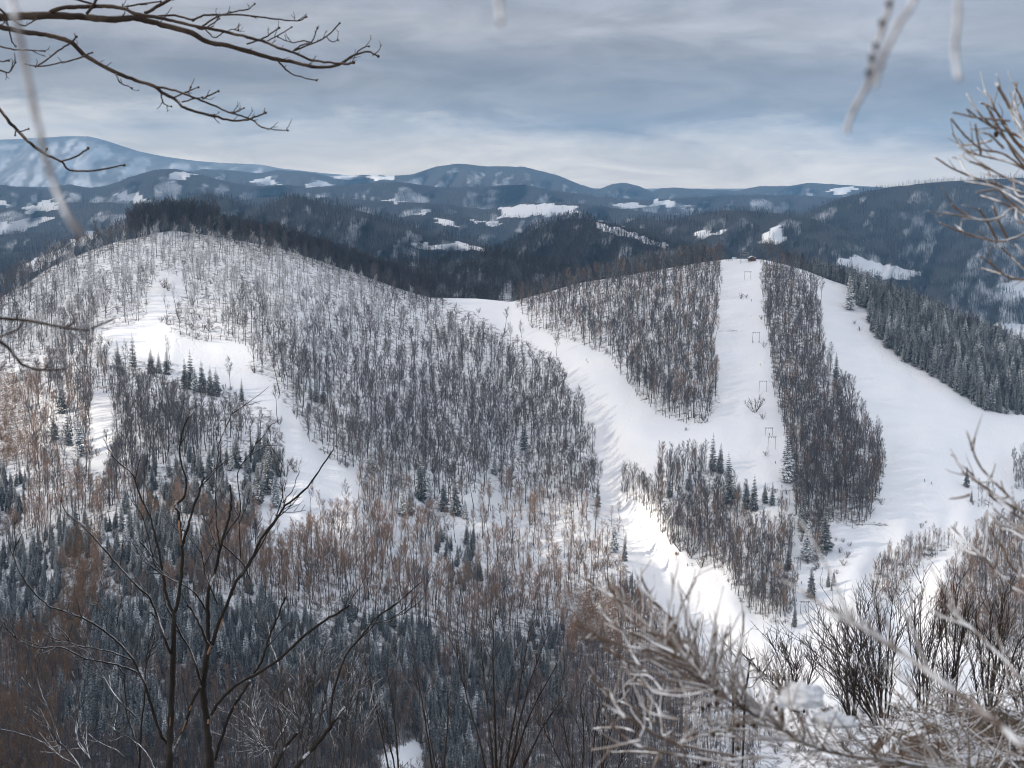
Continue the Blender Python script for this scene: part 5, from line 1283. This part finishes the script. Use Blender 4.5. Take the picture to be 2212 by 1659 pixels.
# ------------------------------------------------------------------ shrubs on the pistes
def Pm(x, y): return PT(x * S, y * S, float(main_D(x * S, y * S)))
SHR = [(1630, 890, 46, 'dark oval bush standing alone beside the lift line'), (1600, 645, 14, 'reddish low bush high on the lift piste'), (1612, 643, 10, 'small reddish bush right of the low one on the lift piste'),
 (627, 1004, 22, 'upper round bush on the lower left piste'), (640, 1020, 34, 'taller bush on the lower left piste'), (618, 1030, 30, 'dark round bush on the lower left piste'), (612, 1062, 34, 'loose bush below the round ones on the left piste'), (600, 1070, 26, 'small bush at the left of the loose one on the left piste'),
 (1822, 1172, 12, 'tuft at the top of the scattered bushes on the open slope'), (1835, 1180, 14, 'bush right of the top tuft on the open slope'), (1815, 1195, 16, 'middle left bush of the scattered ones on the open slope'), (1828, 1205, 18, 'middle bush of the scattered ones on the open slope'), (1822, 1222, 20, 'lowest bush of the scattered ones on the open slope'), (1808, 1240, 12, 'tiny bush below the scattered ones on the open slope'), (1806, 1168, 10, 'tuft left of the scattered bushes on the open slope'),
 (1990, 1141, 14, 'dark flat bush on the open snow above the narrow grove'), (1880, 1110, 22, 'reddish bush at the right foot of the middle grove'), (1470, 1190, 40, 'bare brown thicket above the snow cannon'), (1490, 1205, 40, 'bare brown thicket right of the snow cannon'), (1450, 1175, 40, 'brown thicket curving along the piste edge'), (1515, 1225, 34, 'brown thicket at the end of the piste edge row'),
 (1675, 1065, 12, 'reddish bush left of the lift track'), (1660, 1062, 14, 'rust coloured bush beside the little spruces'), (1700, 1068, 14, 'bush right of the lift track by the upper bend'), (355, 622, 26, 'grey snow covered bush in the narrow upper left piste'), (365, 628, 20, 'low bush in the upper left piste'), (210, 985, 20, 'bush in the small left clearing'), (225, 1005, 14, 'low bush at the bottom of the small left clearing'),
 (1310, 762, 12, 'rust bush at the edge of the central piste'), (1280, 756, 10, 'rust tuft at the edge of the central piste'), (1200, 735, 14, 'rust bush on the bank of the central piste'), (1150, 708, 14, 'rust bush near the saddle'), (1655, 985, 14, 'low bush along the lift track by the middle grove'), (1648, 905, 16, 'bush along the lift track above the junction'), (1645, 690, 12, 'bush on the lift track edge high up'), (1650, 750, 14, 'bush on the lift track edge below the second pylon'), (1845, 700, 10, 'reddish tuft high on the right piste'), (1858, 715, 12, 'reddish tuft below the snowy spruce on the right piste'), (1775, 760, 18, 'rust bush on the right edge of the middle grove'), (1905, 1090, 18, 'rust bush at the lower right edge of the middle grove'), (2000, 1130, 8, 'small dark clod on the open right piste')]
for x, y, h, lab in SHR:
    ps = PROTO['shrub']; p = ps[random.randrange(4)]
    a, b = x * S, y * S; D = float(main_D(a, b))
    o = link(bpy.data.objects.new('shrub', p['one'])); o.location = PT(a, b, D)
    hh = h * S * D / F; s = hh / p['h']; o.scale = (s * 1.15, s * 1.15, s); o.rotation_euler.z = random.uniform(0, 6)
    tag(o, lab, 'bush', 'bushes on the pistes')
# fallen tree on the snow
for x, y, L, lab in ((1887, 1134, 75, 'fallen bare treetop lying on the snow at the foot of the middle grove'), (1575, 716, 45, 'fallen bare branch lying across the upper lift piste')):
    a, b = x * S, y * S; D = float(main_D(a, b)); p = PROTO['beech'][1]
    o = link(bpy.data.objects.new('fallen_tree', p['one'])); P0 = PT(a - L * S * .5, b, D); o.location = (P0[0], P0[1], P0[2] + .3)
    s = L * S * D / F / p['h']; o.scale = (s * .7, s * .35, s); o.rotation_euler = (0, PI / 2 - .06, 0); tag(o, lab, 'tree')

# ------------------------------------------------------------------ ski lift, huts, cannon
M['steel'] = plain_mat('galvanised_steel', (0.22, 0.225, 0.23), 0.5, 0.4)
M['timber'] = plain_mat('dark_timber', (0.12, 0.065, 0.045), 0.8)
M['whitepaint'] = plain_mat('white_paint', (0.75, 0.77, 0.8), 0.5)
M['bluepaint'] = plain_mat('blue_paint', (0.10, 0.30, 0.55), 0.5)
M['yellow'] = plain_mat('yellow_paint', (0.80, 0.42, 0.04), 0.45)
M['roofsnow'] = M['nearsnow']
PYL = [(1615, 604, 13, 17, 'uppermost'), (1633, 741, 14, 23, 'second'), (1648, 847, 15, 24, 'third'), (1661, 941, 15, 17, 'fourth'), (1667, 971, 15, 28, 'fifth'), (1698, 1089, 16, 31, 'sixth'), (1709, 1142, 15, 31, 'seventh'), (1722, 1230, 14, 26, 'eighth'), (1738, 1326, 17, 28, 'lowest')]
for x, y, w, h, nm in PYL:
    a, b = x * S, y * S; D = float(main_D(a, b)); u = D / F * S
    o = empty('lift_pylon', PT(a, b, D)); W, H = w * u, h * u
    for sx in (-1, 1):
        mb = MB(); mb.tube([(sx * W / 2 * (1.15 if sx < 0 else 1.0), 0, -1), (sx * W / 2, 0, H)], [0.13, 0.11], 8); mb.build('leg', M['steel'], o)
    mb = MB(); mb.box((0, 0, H + 0.12), (W + 1.6, 0.2, 0.22)); mb.build('crossbeam', M['steel'], o)
    for sx in (-0.42, -0.1, 0.25, 0.46):
        mb = MB(); mb.tube([(sx * W - .35, 0, H - .45), (sx * W + .35, 0, H - .45)], [0.14, 0.14], 8); mb.box((sx * W, 0, H - .2), (.14, .14, .5)); mb.build('cable_roller', M['steel'], o)
    tag(o, f'{nm} steel portal pylon of the ski lift on the snow track', 'pylon', 'portal pylons of the ski lift')
for sx, dx in (('left', -7.0), ('right', 6.5)):
    a, b = (1633 + dx) * S, 741 * S; D = float(main_D(a, b)); P0 = Vector(PT(a, b, D))
    o = empty('tow_bar', P0 + Vector((0, 0, .9)))
    mb = MB(); mb.tube([(0, 0, 0), (0.1, 0, 7.2)], [.05, .05], 5); mb.build('rope', M['steel'], o)
    mb = MB(); mb.box((0, 0, 0), (1.3, .3, .5)); mb.build('bar', M['steel'], o)
    tag(o, f'dark tow bar hanging on the {sx} side of the second pylon', 'tow bar')
# top station frame
a, b = 1608 * S, 567 * S; D = float(main_D(a, b)); u = D / F * S
o = empty('lift_top_station', PT(a, b, D)); W = 17 * u; H = 21 * u
for sx in (-.5, .5):
    for sy in (-.5, .5):
        mb = MB(); mb.tube([(sx * W, sy * 5, -1), (sx * W, sy * 5, H)], [.16, .16], 6); mb.build('leg', M['steel'], o)
for z in (H * .55, H * .8, H):
    mb = MB()
    for sy in (-.5, .5): mb.box((0, sy * 5, z), (W + .5, .25, .25))
    for sx in (-.5, .5): mb.box((sx * W, 0, z), (.25, 4.7, .22))
    mb.build('frame', M['steel'], o)
mb = MB(); mb.tube([(0, 0, H * .66), (0, 0, H * .7)], [2.1, 2.1], 20); mb.build('bullwheel', M['steel'], o)
tag(o, 'grey steel frame of the lift top station on the summit', 'lift station')
def hut(x, y, w, label, wallm, wood=True, name='hut'):
    a, b = x * S, y * S; D = float(main_D(a, b)); u = D / F * S; W = w * u; d = W * .8; h = W * .36
    o = empty(name, PT(a, b, D)); mb = MB()
    mb.box((0, 0, h / 2 - .4), (W, d, h + .8))
    i0 = len(mb.v); r = h + W * .24
    for yy in (-d / 2, d / 2): mb.v += [(-W / 2, yy, h), (W / 2, yy, h), (0, yy, r)]
    mb.f += [(i0, i0 + 1, i0 + 2), (i0 + 3, i0 + 5, i0 + 4)]; mb.mi += [0, 0]
    mb.build('wall', wallm, o)
    sl = math.atan2(W * .24, W / 2)
    for sg in (-1, 1):
        mb = MB(); mb.box((sg * W * .27, 0, h + W * .12 + .16), (W * .62, d * 1.15, .3), rot=Matrix.Rotation(sg * sl, 3, 'Y')); mb.build('roof', M['roofsnow'], o)
    mb = MB(); mb.box((-W * .15, -d / 2 - .04, h * .45 - .1), (W * .16, .08, h * .8)); mb.build('door', M['timber'] if wallm != M['timber'] else plain_mat('door_timber', (.05, .03, .02)), o)
    mb = MB(); mb.box((W * .2, -d / 2 - .04, h * .55), (W * .18, .08, h * .35)); mb.build('window', plain_mat('dark_glass', (.03, .035, .045), .1), o)
    tag(o, label, 'hut'); return o
hut(1624, 562.5, 15, 'brown wooden hut with a snowy roof on the summit', M['timber'])
# small white box by the lower edge of the left grove
a, b = 1481 * S, 930 * S; D = float(main_D(a, b)); o = empty('equipment_box', PT(a, b, D))
mb = MB(); mb.box((0, 0, 1.2), (1.5, 1.2, 2.2)); mb.build('cabinet', M['whitepaint'], o); mb = MB(); mb.box((0, 0, 2.4), (1.8, 1.5, .25)); mb.build('roof', M['roofsnow'], o)
mb = MB(); mb.box((.2, -.62, 1.15), (.8, .04, 1.6)); mb.build('door', M['steel'], o)
tag(o, 'small white box standing on the snow below the left grove', 'box')
# notice board
a, b = 1586 * S, 563 * S; D = float(main_D(a, b)); u = D / F * S; o = empty('notice_board', PT(a, b, D)); W = 9 * u
for sx in (-.4, .4):
    mb = MB(); mb.tube([(sx * W, 0, -.5), (sx * W, 0, 2.6)], [.08, .08], 6); mb.build('post', M['steel'], o)
mb = MB(); mb.box((0, -.15, 2.2), (W, .15, 1.9)); pn = mb.build('panel', M['whitepaint'], o)
for k in (-.3, 0, .3):
    mb = MB(); mb.box((k * W, -.24, 2.35), (W * .2, .03, .8)); mb.build('map', M['bluepaint'], pn)
tag(o, 'white and blue notice board on the summit left of the station', 'sign')
# snow cannon
a, b = 1460 * S, 1211 * S; D = float(main_D(a, b)); u = D / F * S; o = empty('snow_cannon', PT(a, b, D)); H = 20 * u
mb = MB(); mb.tube([(0, 0, -.4), (0, 0, H * .72)], [.14, .12], 8); mb.build('mast', M['steel'], o)
mb = MB(); mb.tube([(-.2, .9, H * .8), (-.1, .3, H * .82), (0, -.5, H * .86), (0, -.9, H * .87)], [.62, .8, .75, .66], 14); mb.ball((-.1, .4, H * .68), .55, 8, 6); b_ = mb.build('fan_housing', M['yellow'], o, smooth=True)
mb = MB(); mb.tube([(0, -.92, H * .87), (0, -1.0, H * .872)], [.6, .55], 14); mb.build('nozzle_ring', M['steel'], b_)
mb = MB(); mb.ball((-.1, .1, H * .86 + .66), .75, 10, 6, sz=.55); mb.build('snow_cap', M['roofsnow'], o, smooth=True)
tag(o, 'yellow fan snow cannon with a white snow cap on its mast beside the lower piste', 'snow cannon')
# far huts on the cone hill
for x, y, w, lab in ((1298, 482, 9, 'tiny dark hut with a snowy roof on top of the cone hill'), (1347, 493, 6, 'tiny hut lower on the snowy ridge of the cone hill')):
    ly = [l for l in LAYERS if l['name'] == 'cone_hill'][0]
    a, b = x * S, y * S; D = float(ly['D'](np.array([a]), np.array([b]))[0]); W = w * S * D / F
    o = empty('mountain_hut', PT(a, b, D - 2)); mb = MB(); mb.box((0, 0, W * .2), (W, W * .7, W * .5)); mb.build('wall', M['timber'], o)
    mb = MB(); mb.box((0, 0, W * .5), (W * 1.15, W * .85, W * .16)); mb.build('roof', M['roofsnow'], o); tag(o, lab, 'hut')

# ------------------------------------------------------------------ skiers
def skier_mesh(pose):
    v = dict(pel=(0, 0, .92), che=(0, -.10, 1.28), nek=(0, -.14, 1.50), hed=(0, -.17, 1.64), top=(0, -.17, 1.74))
    e = [('pel', 'che'), ('che', 'nek'), ('nek', 'hed'), ('hed', 'top')]
    r = dict(pel=.15, che=.17, nek=.07, hed=.105, top=.09)
    for sg, n in ((-1, 'l'), (1, 'r')):
        v['hip' + n] = (sg * .11, 0, .86); v['kne' + n] = (sg * .14, -.12 if pose else -.2, .50); v['ank' + n] = (sg * .14, 0.02, .12); v['toe' + n] = (sg * .14, -.17, .08)
        v['sho' + n] = (sg * .21, -.12, 1.42); v['elb' + n] = (sg * .32, -.10 - .1 * (not pose), 1.16); v['han' + n] = (sg * .27, -.36, 1.06 if not pose else 1.2)
        e += [('pel', 'hip' + n), ('hip' + n, 'kne' + n), ('kne' + n, 'ank' + n), ('ank' + n, 'toe' + n), ('che', 'sho' + n), ('sho' + n, 'elb' + n), ('elb' + n, 'han' + n)]
        r.update({'hip' + n: .12, 'kne' + n: .085, 'ank' + n: .07, 'toe' + n: .06, 'sho' + n: .085, 'elb' + n: .06, 'han' + n: .055})
    ks = list(v); me = bpy.data.meshes.new('person')
    me.from_pydata([v[k] for k in ks], [(ks.index(a), ks.index(b)) for a, b in e], [])
    ob = bpy.data.objects.new('tmp', me); COL.objects.link(ob)
    sk = ob.modifiers.new('skin', 'SKIN')
    for i, k in enumerate(ks):
        d = me.skin_vertices[0].data[i]; d.radius = (r[k], r[k]); d.use_root = (k == 'pel')
    ss = ob.modifiers.new('sub', 'SUBSURF'); ss.levels = 1
    dg = bpy.context.evaluated_depsgraph_get(); dg.update()
    out = bpy.data.meshes.new_from_object(ob.evaluated_get(dg))
    bpy.data.objects.remove(ob)
    return out
BASE = [skier_mesh(0), skier_mesh(1)]
M['skin'] = plain_mat('skin', (.5, .33, .25)); M['boot'] = plain_mat('ski_boot', (.03, .03, .035))
CLOTH = {}
def cloth(c):
    if c not in CLOTH: CLOTH[c] = plain_mat('cloth', c, .8)
    return CLOTH[c]
def skier(x, y, jacket, pants, label, pose=0, rz=0.0):
    a, b = x * S, y * S; D = float(main_D(a, b)); me = BASE[pose].copy(); me.name = 'person'
    me.materials.clear()
    for m in (cloth(jacket), cloth(pants), M['boot'], M['skin']): me.materials.append(m)
    for p in me.polygons:
        z = p.center.z
        p.material_index = 2 if z < .2 or z > 1.66 else 1 if z < .95 else 3 if (z > 1.53 and p.center.y < -.2) else 2 if z > 1.6 else 0
        p.use_smooth = True
    o = link(bpy.data.objects.new('person', me)); o.location = Vector(PT(a, b, D)) + Vector((0, 0, .06)); o.rotation_euler.z = rz
    for sg in (-.14, .14):
        mb = MB(); mb.tube([(sg, .75, .03), (sg, -.7, .03), (sg, -.95, .1)], [.05, .05, .03], 4); mb.build('ski', cloth((.1, .1, .12)), o)
    tag(o, label, 'person', 'skiers on the pistes')
DK = (.02, .022, .03)
for q in [(1266, 779, DK, DK, 'skier in dark clothes high on the central piste', 0, .5), (1270, 784, (.05, .05, .06), DK, 'skier in grey just below another on the central piste', 0, .3),
 (1623, 651, DK, (.02, .02, .02), 'dark skier being towed high on the lift track', 1, 3.0), (1642, 790, (.16, .05, .05), DK, 'skier in a dark red jacket on the tow below the second pylon', 1, 3.0), (1652, 866, (.04, .04, .06), DK, 'dark skier on the tow below the third pylon beside the oval bush', 1, 3.0), (1662, 941, DK, DK, 'dark skier under the fourth pylon', 1, 3.0),
 (1675, 1002, (.02, .03, .09), DK, 'skier in dark blue on the tow below the fifth pylon', 1, 3.0), (1689, 1053, (.03, .05, .12), DK, 'skier in blue at the upper bend of the lift track', 1, 3.0), (1717, 1179, DK, DK, 'dark skier on the tow between the seventh and eighth pylons', 1, 3.0), (1731, 1262, DK, DK, 'dark skier on the tow below the eighth pylon', 1, 3.0),
 (1743, 1348, DK, (.05, .02, .02), 'skier waiting below the lowest pylon', 0, 2.0), (1794, 1318, (.05, .06, .04), DK, 'skier standing right of the lowest pylon', 0, 1.0), (1997, 1040, (.02, .04, .14), DK, 'left skier of the two on the wide right piste', 0, .4), (2012, 1046, (.02, .03, .10), DK, 'right skier of the two on the wide right piste', 0, .8),
 (1485, 1223, (.03, .15, .55), DK, 'skier in a bright blue jacket on the sunlit lower piste', 0, -.6), (1495, 1222, (.03, .06, .05), DK, 'dark skier next to the bright blue one on the lower piste', 0, -.4), (1664, 1131, DK, DK, 'skier in the little clearing of the central grove', 0, 0),
 (1570, 563, (.55, .05, .05), DK, 'left person in red on the summit', 0, .3), (1574, 563, (.5, .07, .05), (.3, .04, .04), 'person in red trousers on the summit beside another in red', 0, .6), (1579, 563, (.05, .2, .5), DK, 'person in a blue jacket on the summit near the notice board', 0, -.5)]:
    skier(*q)

# ------------------------------------------------------------------ light, sky, added shading clouds, air
EL, AZV = math.radians(27), Vector((-0.93, -0.30, 0)).normalized()
LS = Vector((AZV.x * math.cos(EL), AZV.y * math.cos(EL), math.sin(EL)))
sd = bpy.data.lights.new('sun', 'SUN'); sd.energy = 5.0; sd.angle = math.radians(0.55); sd.color = (1.0, 0.88, 0.73)
so = link(bpy.data.objects.new('sun', sd)); so.rotation_euler = LS.to_track_quat('Z', 'Y').to_euler(); so.location = (-50, -20, 60)

w = bpy.data.worlds.new('World'); scene.world = w; w.use_nodes = True
nt = w.node_tree; bg = nt.nodes['Background']
sky = N(nt, 'ShaderNodeTexSky', sky_type='NISHITA'); sky.sun_disc = False
sky.sun_elevation = EL; sky.sun_rotation = math.atan2(LS.x, LS.y)
tc = N(nt, 'ShaderNodeTexCoord'); sx = N(nt, 'ShaderNodeSeparateXYZ'); nt.links.new(tc.outputs['Generated'], sx.inputs[0])
X_, Y_, Z_ = sx.outputs
def noise2(kx, kz, det, rough=.55, off=0.0, dist=0.0):
    cb = N(nt, 'ShaderNodeCombineXYZ')
    nt.links.new(math_(nt, 'MULTIPLY', X_, kx), cb.inputs[0]); nt.links.new(math_(nt, 'ADD', math_(nt, 'MULTIPLY', Z_, kz), off), cb.inputs[1]); nt.links.new(math_(nt, 'MULTIPLY', Y_, kx), cb.inputs[2])
    n = N(nt, 'ShaderNodeTexNoise', i_Scale=1.0, i_Detail=det, i_Roughness=rough, i_Distortion=dist); nt.links.new(cb.outputs[0], n.inputs['Vector'])
    return n.outputs['Fac']
na = noise2(3.5, 16, 5, .55, 2.3, .3); nb = noise2(15, 64, 6, .62, 5.1, .5); nc = noise2(36, 130, 5, .6, 1.7)
# elevation in degrees, tilted and stirred
el = math_(nt, 'MULTIPLY', Z_, 57.3)
el = math_(nt, 'ADD', el, math_(nt, 'MULTIPLY', X_, 1.6))
el = math_(nt, 'ADD', el, math_(nt, 'MULTIPLY', math_(nt, 'SUBTRACT', na, .5), 2.8))
el = math_(nt, 'ADD', el, math_(nt, 'MULTIPLY', math_(nt, 'SUBTRACT', nb, .5), 1.9))
el = math_(nt, 'ADD', el, math_(nt, 'MULTIPLY', math_(nt, 'SUBTRACT', nc, .5), 0.8))
cr = N(nt, 'ShaderNodeValToRGB'); nt.links.new(math_(nt, 'DIVIDE', el, 20.0, True), cr.inputs[0])
cr.color_ramp.interpolation = 'B_SPLINE'
E = cr.color_ramp.elements
stops = [(0.0, (2.15, 1.85, 1.5)), (1.2, (1.95, 1.7, 1.42)), (1.9, (1.75, 1.55, 1.34)), (2.5, (1.1, 1.02, .95)), (3.0, (.52, .50, .52)), (3.5, (.66, .63, .64)), (4.2, (.41, .41, .47)), (4.9, (.48, .47, .52)), (5.6, (.66, .64, .67)), (6.3, (.70, .67, .70)), (7.0, (.52, .51, .57)), (8.5, (.56, .58, .64)), (10, (.60, .66, .75)), (13, (.92, .95, 1.04)), (20, (1.06, 1.10, 1.2))]
stops = [(a_, tuple(q_ / 6 for q_ in b_)) for a_, b_ in stops]   # a ramp holds at most 1
E[0].position = 0; E[0].color = (*stops[0][1], 1); E[1].position = 1; E[1].color = (*stops[-1][1], 1)
for e_, c_ in stops[1:-1]:
    q = E.new(e_ / 20); q.color = (*c_, 1)
skm = N(nt, 'ShaderNodeVectorMath', operation='SCALE'); nt.links.new(sky.outputs[0], skm.inputs[0]); skm.inputs['Scale'].default_value = 0.10
nd_ = noise2(11, 42, 7, .62, 9.4, .6)
mul = N(nt, 'ShaderNodeVectorMath', operation='SCALE'); nt.links.new(cr.outputs[0], mul.inputs[0]); nt.links.new(mrange(nt, nd_, .3, .7, .74 * 5.3, 1.12 * 5.3), mul.inputs['Scale'])
clouds = mixc(nt, 0.88, skm.outputs[0], mul.outputs[0])
nt.links.new(clouds, bg.inputs[0]); bg.inputs[1].default_value = 1.0

# unseen sheet added on the sun's side, its thickness shaped to shade the valley
def sun_through(px, py):
    X, Y = px / S, py / S
    n = fbm(_n7, px / 70 + 3, py / 40 + 8, 4)
    t = 0.28 + 0.2 * n
    def spot(cx, cy, rx, ry, v):
        nonlocal t
        g = np.exp(-(((X - cx) / rx) ** 2 + ((Y - cy) / ry) ** 2) ** 1.3)
        t = t + (v - t) * g
    spot(1900, 900, 420, 330, .15); spot(1600, 760, 230, 260, .16); spot(600, 600, 460, 130, .42); spot(400, 730, 260, 70, .95)
    spot(900, 880, 330, 130, .30); spot(1150, 760, 160, 130, .3)
    dark = sstep(1190, 1420, Y + 0.22 * np.maximum(0, 900 - X) * 0.6 + 0.04 * np.maximum(0, X - 900) * -1 + 120 * n) * (1 - sstep(1330, 1520, X + 0.0 * Y))
    t = t * (1 - dark) + 0.02 * dark
    spot(30, 910, 120, 130, 1); spot(215, 920, 110, 110, .95); spot(760, 1140, 290, 85, 1); spot(1130, 1180, 280, 120, 1); spot(1290, 1340, 140, 80, .95); spot(1480, 1260, 230, 170, .55); spot(1380, 1130, 120, 60, 1)
    spot(2060, 1330, 250, 170, .8); spot(1760, 1450, 330, 70, .6); spot(300, 1100, 120, 60, .5)
    return np.clip(t, 0, 1)
cx_ = np.arange(-139, 1161, 10.0); ry_ = np.linspace(0, 1, 70)
CX = np.repeat(cx_[None], 70, 0); CY = PYB + (ridge_y(cx_)[None] - PYB) * ry_[:, None]
CP = main_P(CX, CY)
ext = [CP[-1] + np.concatenate([CP[-1][:, :2] / np.linalg.norm(CP[-1][:, :2], axis=1)[:, None] * d_, np.zeros((len(cx_), 1))], 1) for d_ in (35, 75, 130, 210, 300, 400)]
CP = np.concatenate([CP, np.stack(ext)], 0)
HC = 1050.0
kk = (HC - CP[..., 2]) / LS.z
Q = CP + np.array(LS)[None, None] * kk[..., None]
tt = sun_through(CX, CY)
tt = np.concatenate([tt, np.repeat(np.minimum(tt[-1:], .25), 6, 0)], 0)
f1 = 1 - np.sqrt(np.clip(tt, 0.0, 1))
edge = np.minimum(1, np.minimum(np.arange(76), 75 - np.arange(76))[:, None] / 3.0) * np.minimum(1, np.minimum(np.arange(len(cx_)), len(cx_) - 1 - np.arange(len(cx_)))[None] / 3.0)
low_ = Q.copy(); up_ = Q.copy(); th = (40 + 160 * f1) * edge
up_ += np.array(LS)[None, None] * (th + 1.0)[..., None]
mcl, ntc, bc = new_mat('shade_cloud_vapour')
ntc.nodes.remove(bc); out = ntc.nodes['Material Output']
tr_ = N(ntc, 'ShaderNodeBsdfTransparent'); df = N(ntc, 'ShaderNodeBsdfTranslucent'); df.inputs[0].default_value = (.6, .6, .63, 1)
at = N(ntc, 'ShaderNodeAttribute', attribute_name='shade_vapour'); mx = N(ntc, 'ShaderNodeMixShader')
ntc.links.new(at.outputs['Fac'], mx.inputs[0]); ntc.links.new(tr_.outputs[0], mx.inputs[1]); ntc.links.new(df.outputs[0], mx.inputs[2]); ntc.links.new(mx.outputs[0], out.inputs[0])
def shade_cloud_bank(x0, x1, y0, y1, zt, H, tfun, nx=60, ny=60):
    gx, gy = np.meshgrid(np.linspace(x0, x1, nx), np.linspace(y0, y1, ny))
    k = (H - zt) / LS.z
    q = np.stack([gx + LS.x * k, gy + LS.y * k, np.full_like(gx, H)], -1)
    f = 1 - np.sqrt(np.clip(tfun(gx, gy), 0, 1))
    e = np.minimum(1, np.minimum(np.arange(ny), ny - 1 - np.arange(ny))[:, None] / 3.0) * np.minimum(1, np.minimum(np.arange(nx), nx - 1 - np.arange(nx))[None] / 3.0)
    u = q.copy(); u[..., 2] += (60 + 220 * f) * e + 1; f = f * np.clip(e, 0, 1)
    tag(grid_mesh('cloud', np.concatenate([q, u[::-1]], 0), mcl, {'shade_vapour': np.concatenate([f, f[::-1]], 0)}), kind='structure')
shade_cloud_bank(-420, 420, -350, 430, -30, 1050, lambda x, y: 0.22 + 0.1 * fbm(_n7, x / 90, y / 90, 3))  # unseen bank added to shade the near hillside
shade_cloud_bank(-5200, 5200, 1340, 9500, -200, 1700, lambda x, y: 0.2 + 0.15 * sstep(2200, 3500, y) + 0.5 * fbm(_n7, x / 900, y / 900, 4))  # unseen bank added to dim the hills behind
both = np.concatenate([low_, up_[::-1]], 0); va = np.concatenate([f1, f1[::-1]], 0)
tag(grid_mesh('cloud', both, mcl, {'shade_vapour': va}), kind='structure')

# the air
hb = MB(); hb.box((0, 7800, (700 - 1000) / 2), (17000, 17600, 1700))
mh = bpy.data.materials.new('air'); mh.use_nodes = True; nth = mh.node_tree; nth.nodes.clear()
oh = N(nth, 'ShaderNodeOutputMaterial'); pv = N(nth, 'ShaderNodeVolumePrincipled')
pv.inputs['Color'].default_value = (0.30, 0.60, 1.0, 1); pv.inputs['Density'].default_value = HAZE = 8.0e-5; pv.inputs['Anisotropy'].default_value = 0.1
nth.links.new(pv.outputs[0], oh.inputs['Volume'])
tag(hb.build('haze', mh), kind='stuff')

# ------------------------------------------------------------------ render settings
vs = scene.view_settings
vs.view_transform = 'Standard'; vs.look = 'None'; vs.exposure = 0.24; vs.gamma = 1
cy = scene.cycles
cy.max_bounces = 5; cy.diffuse_bounces = 2; cy.glossy_bounces = 1; cy.transmission_bounces = 2; cy.transparent_max_bounces = 12; cy.volume_bounces = 0
cy.use_denoising = True
cy.filter_width = 1.0
cy.sample_clamp_indirect = 4
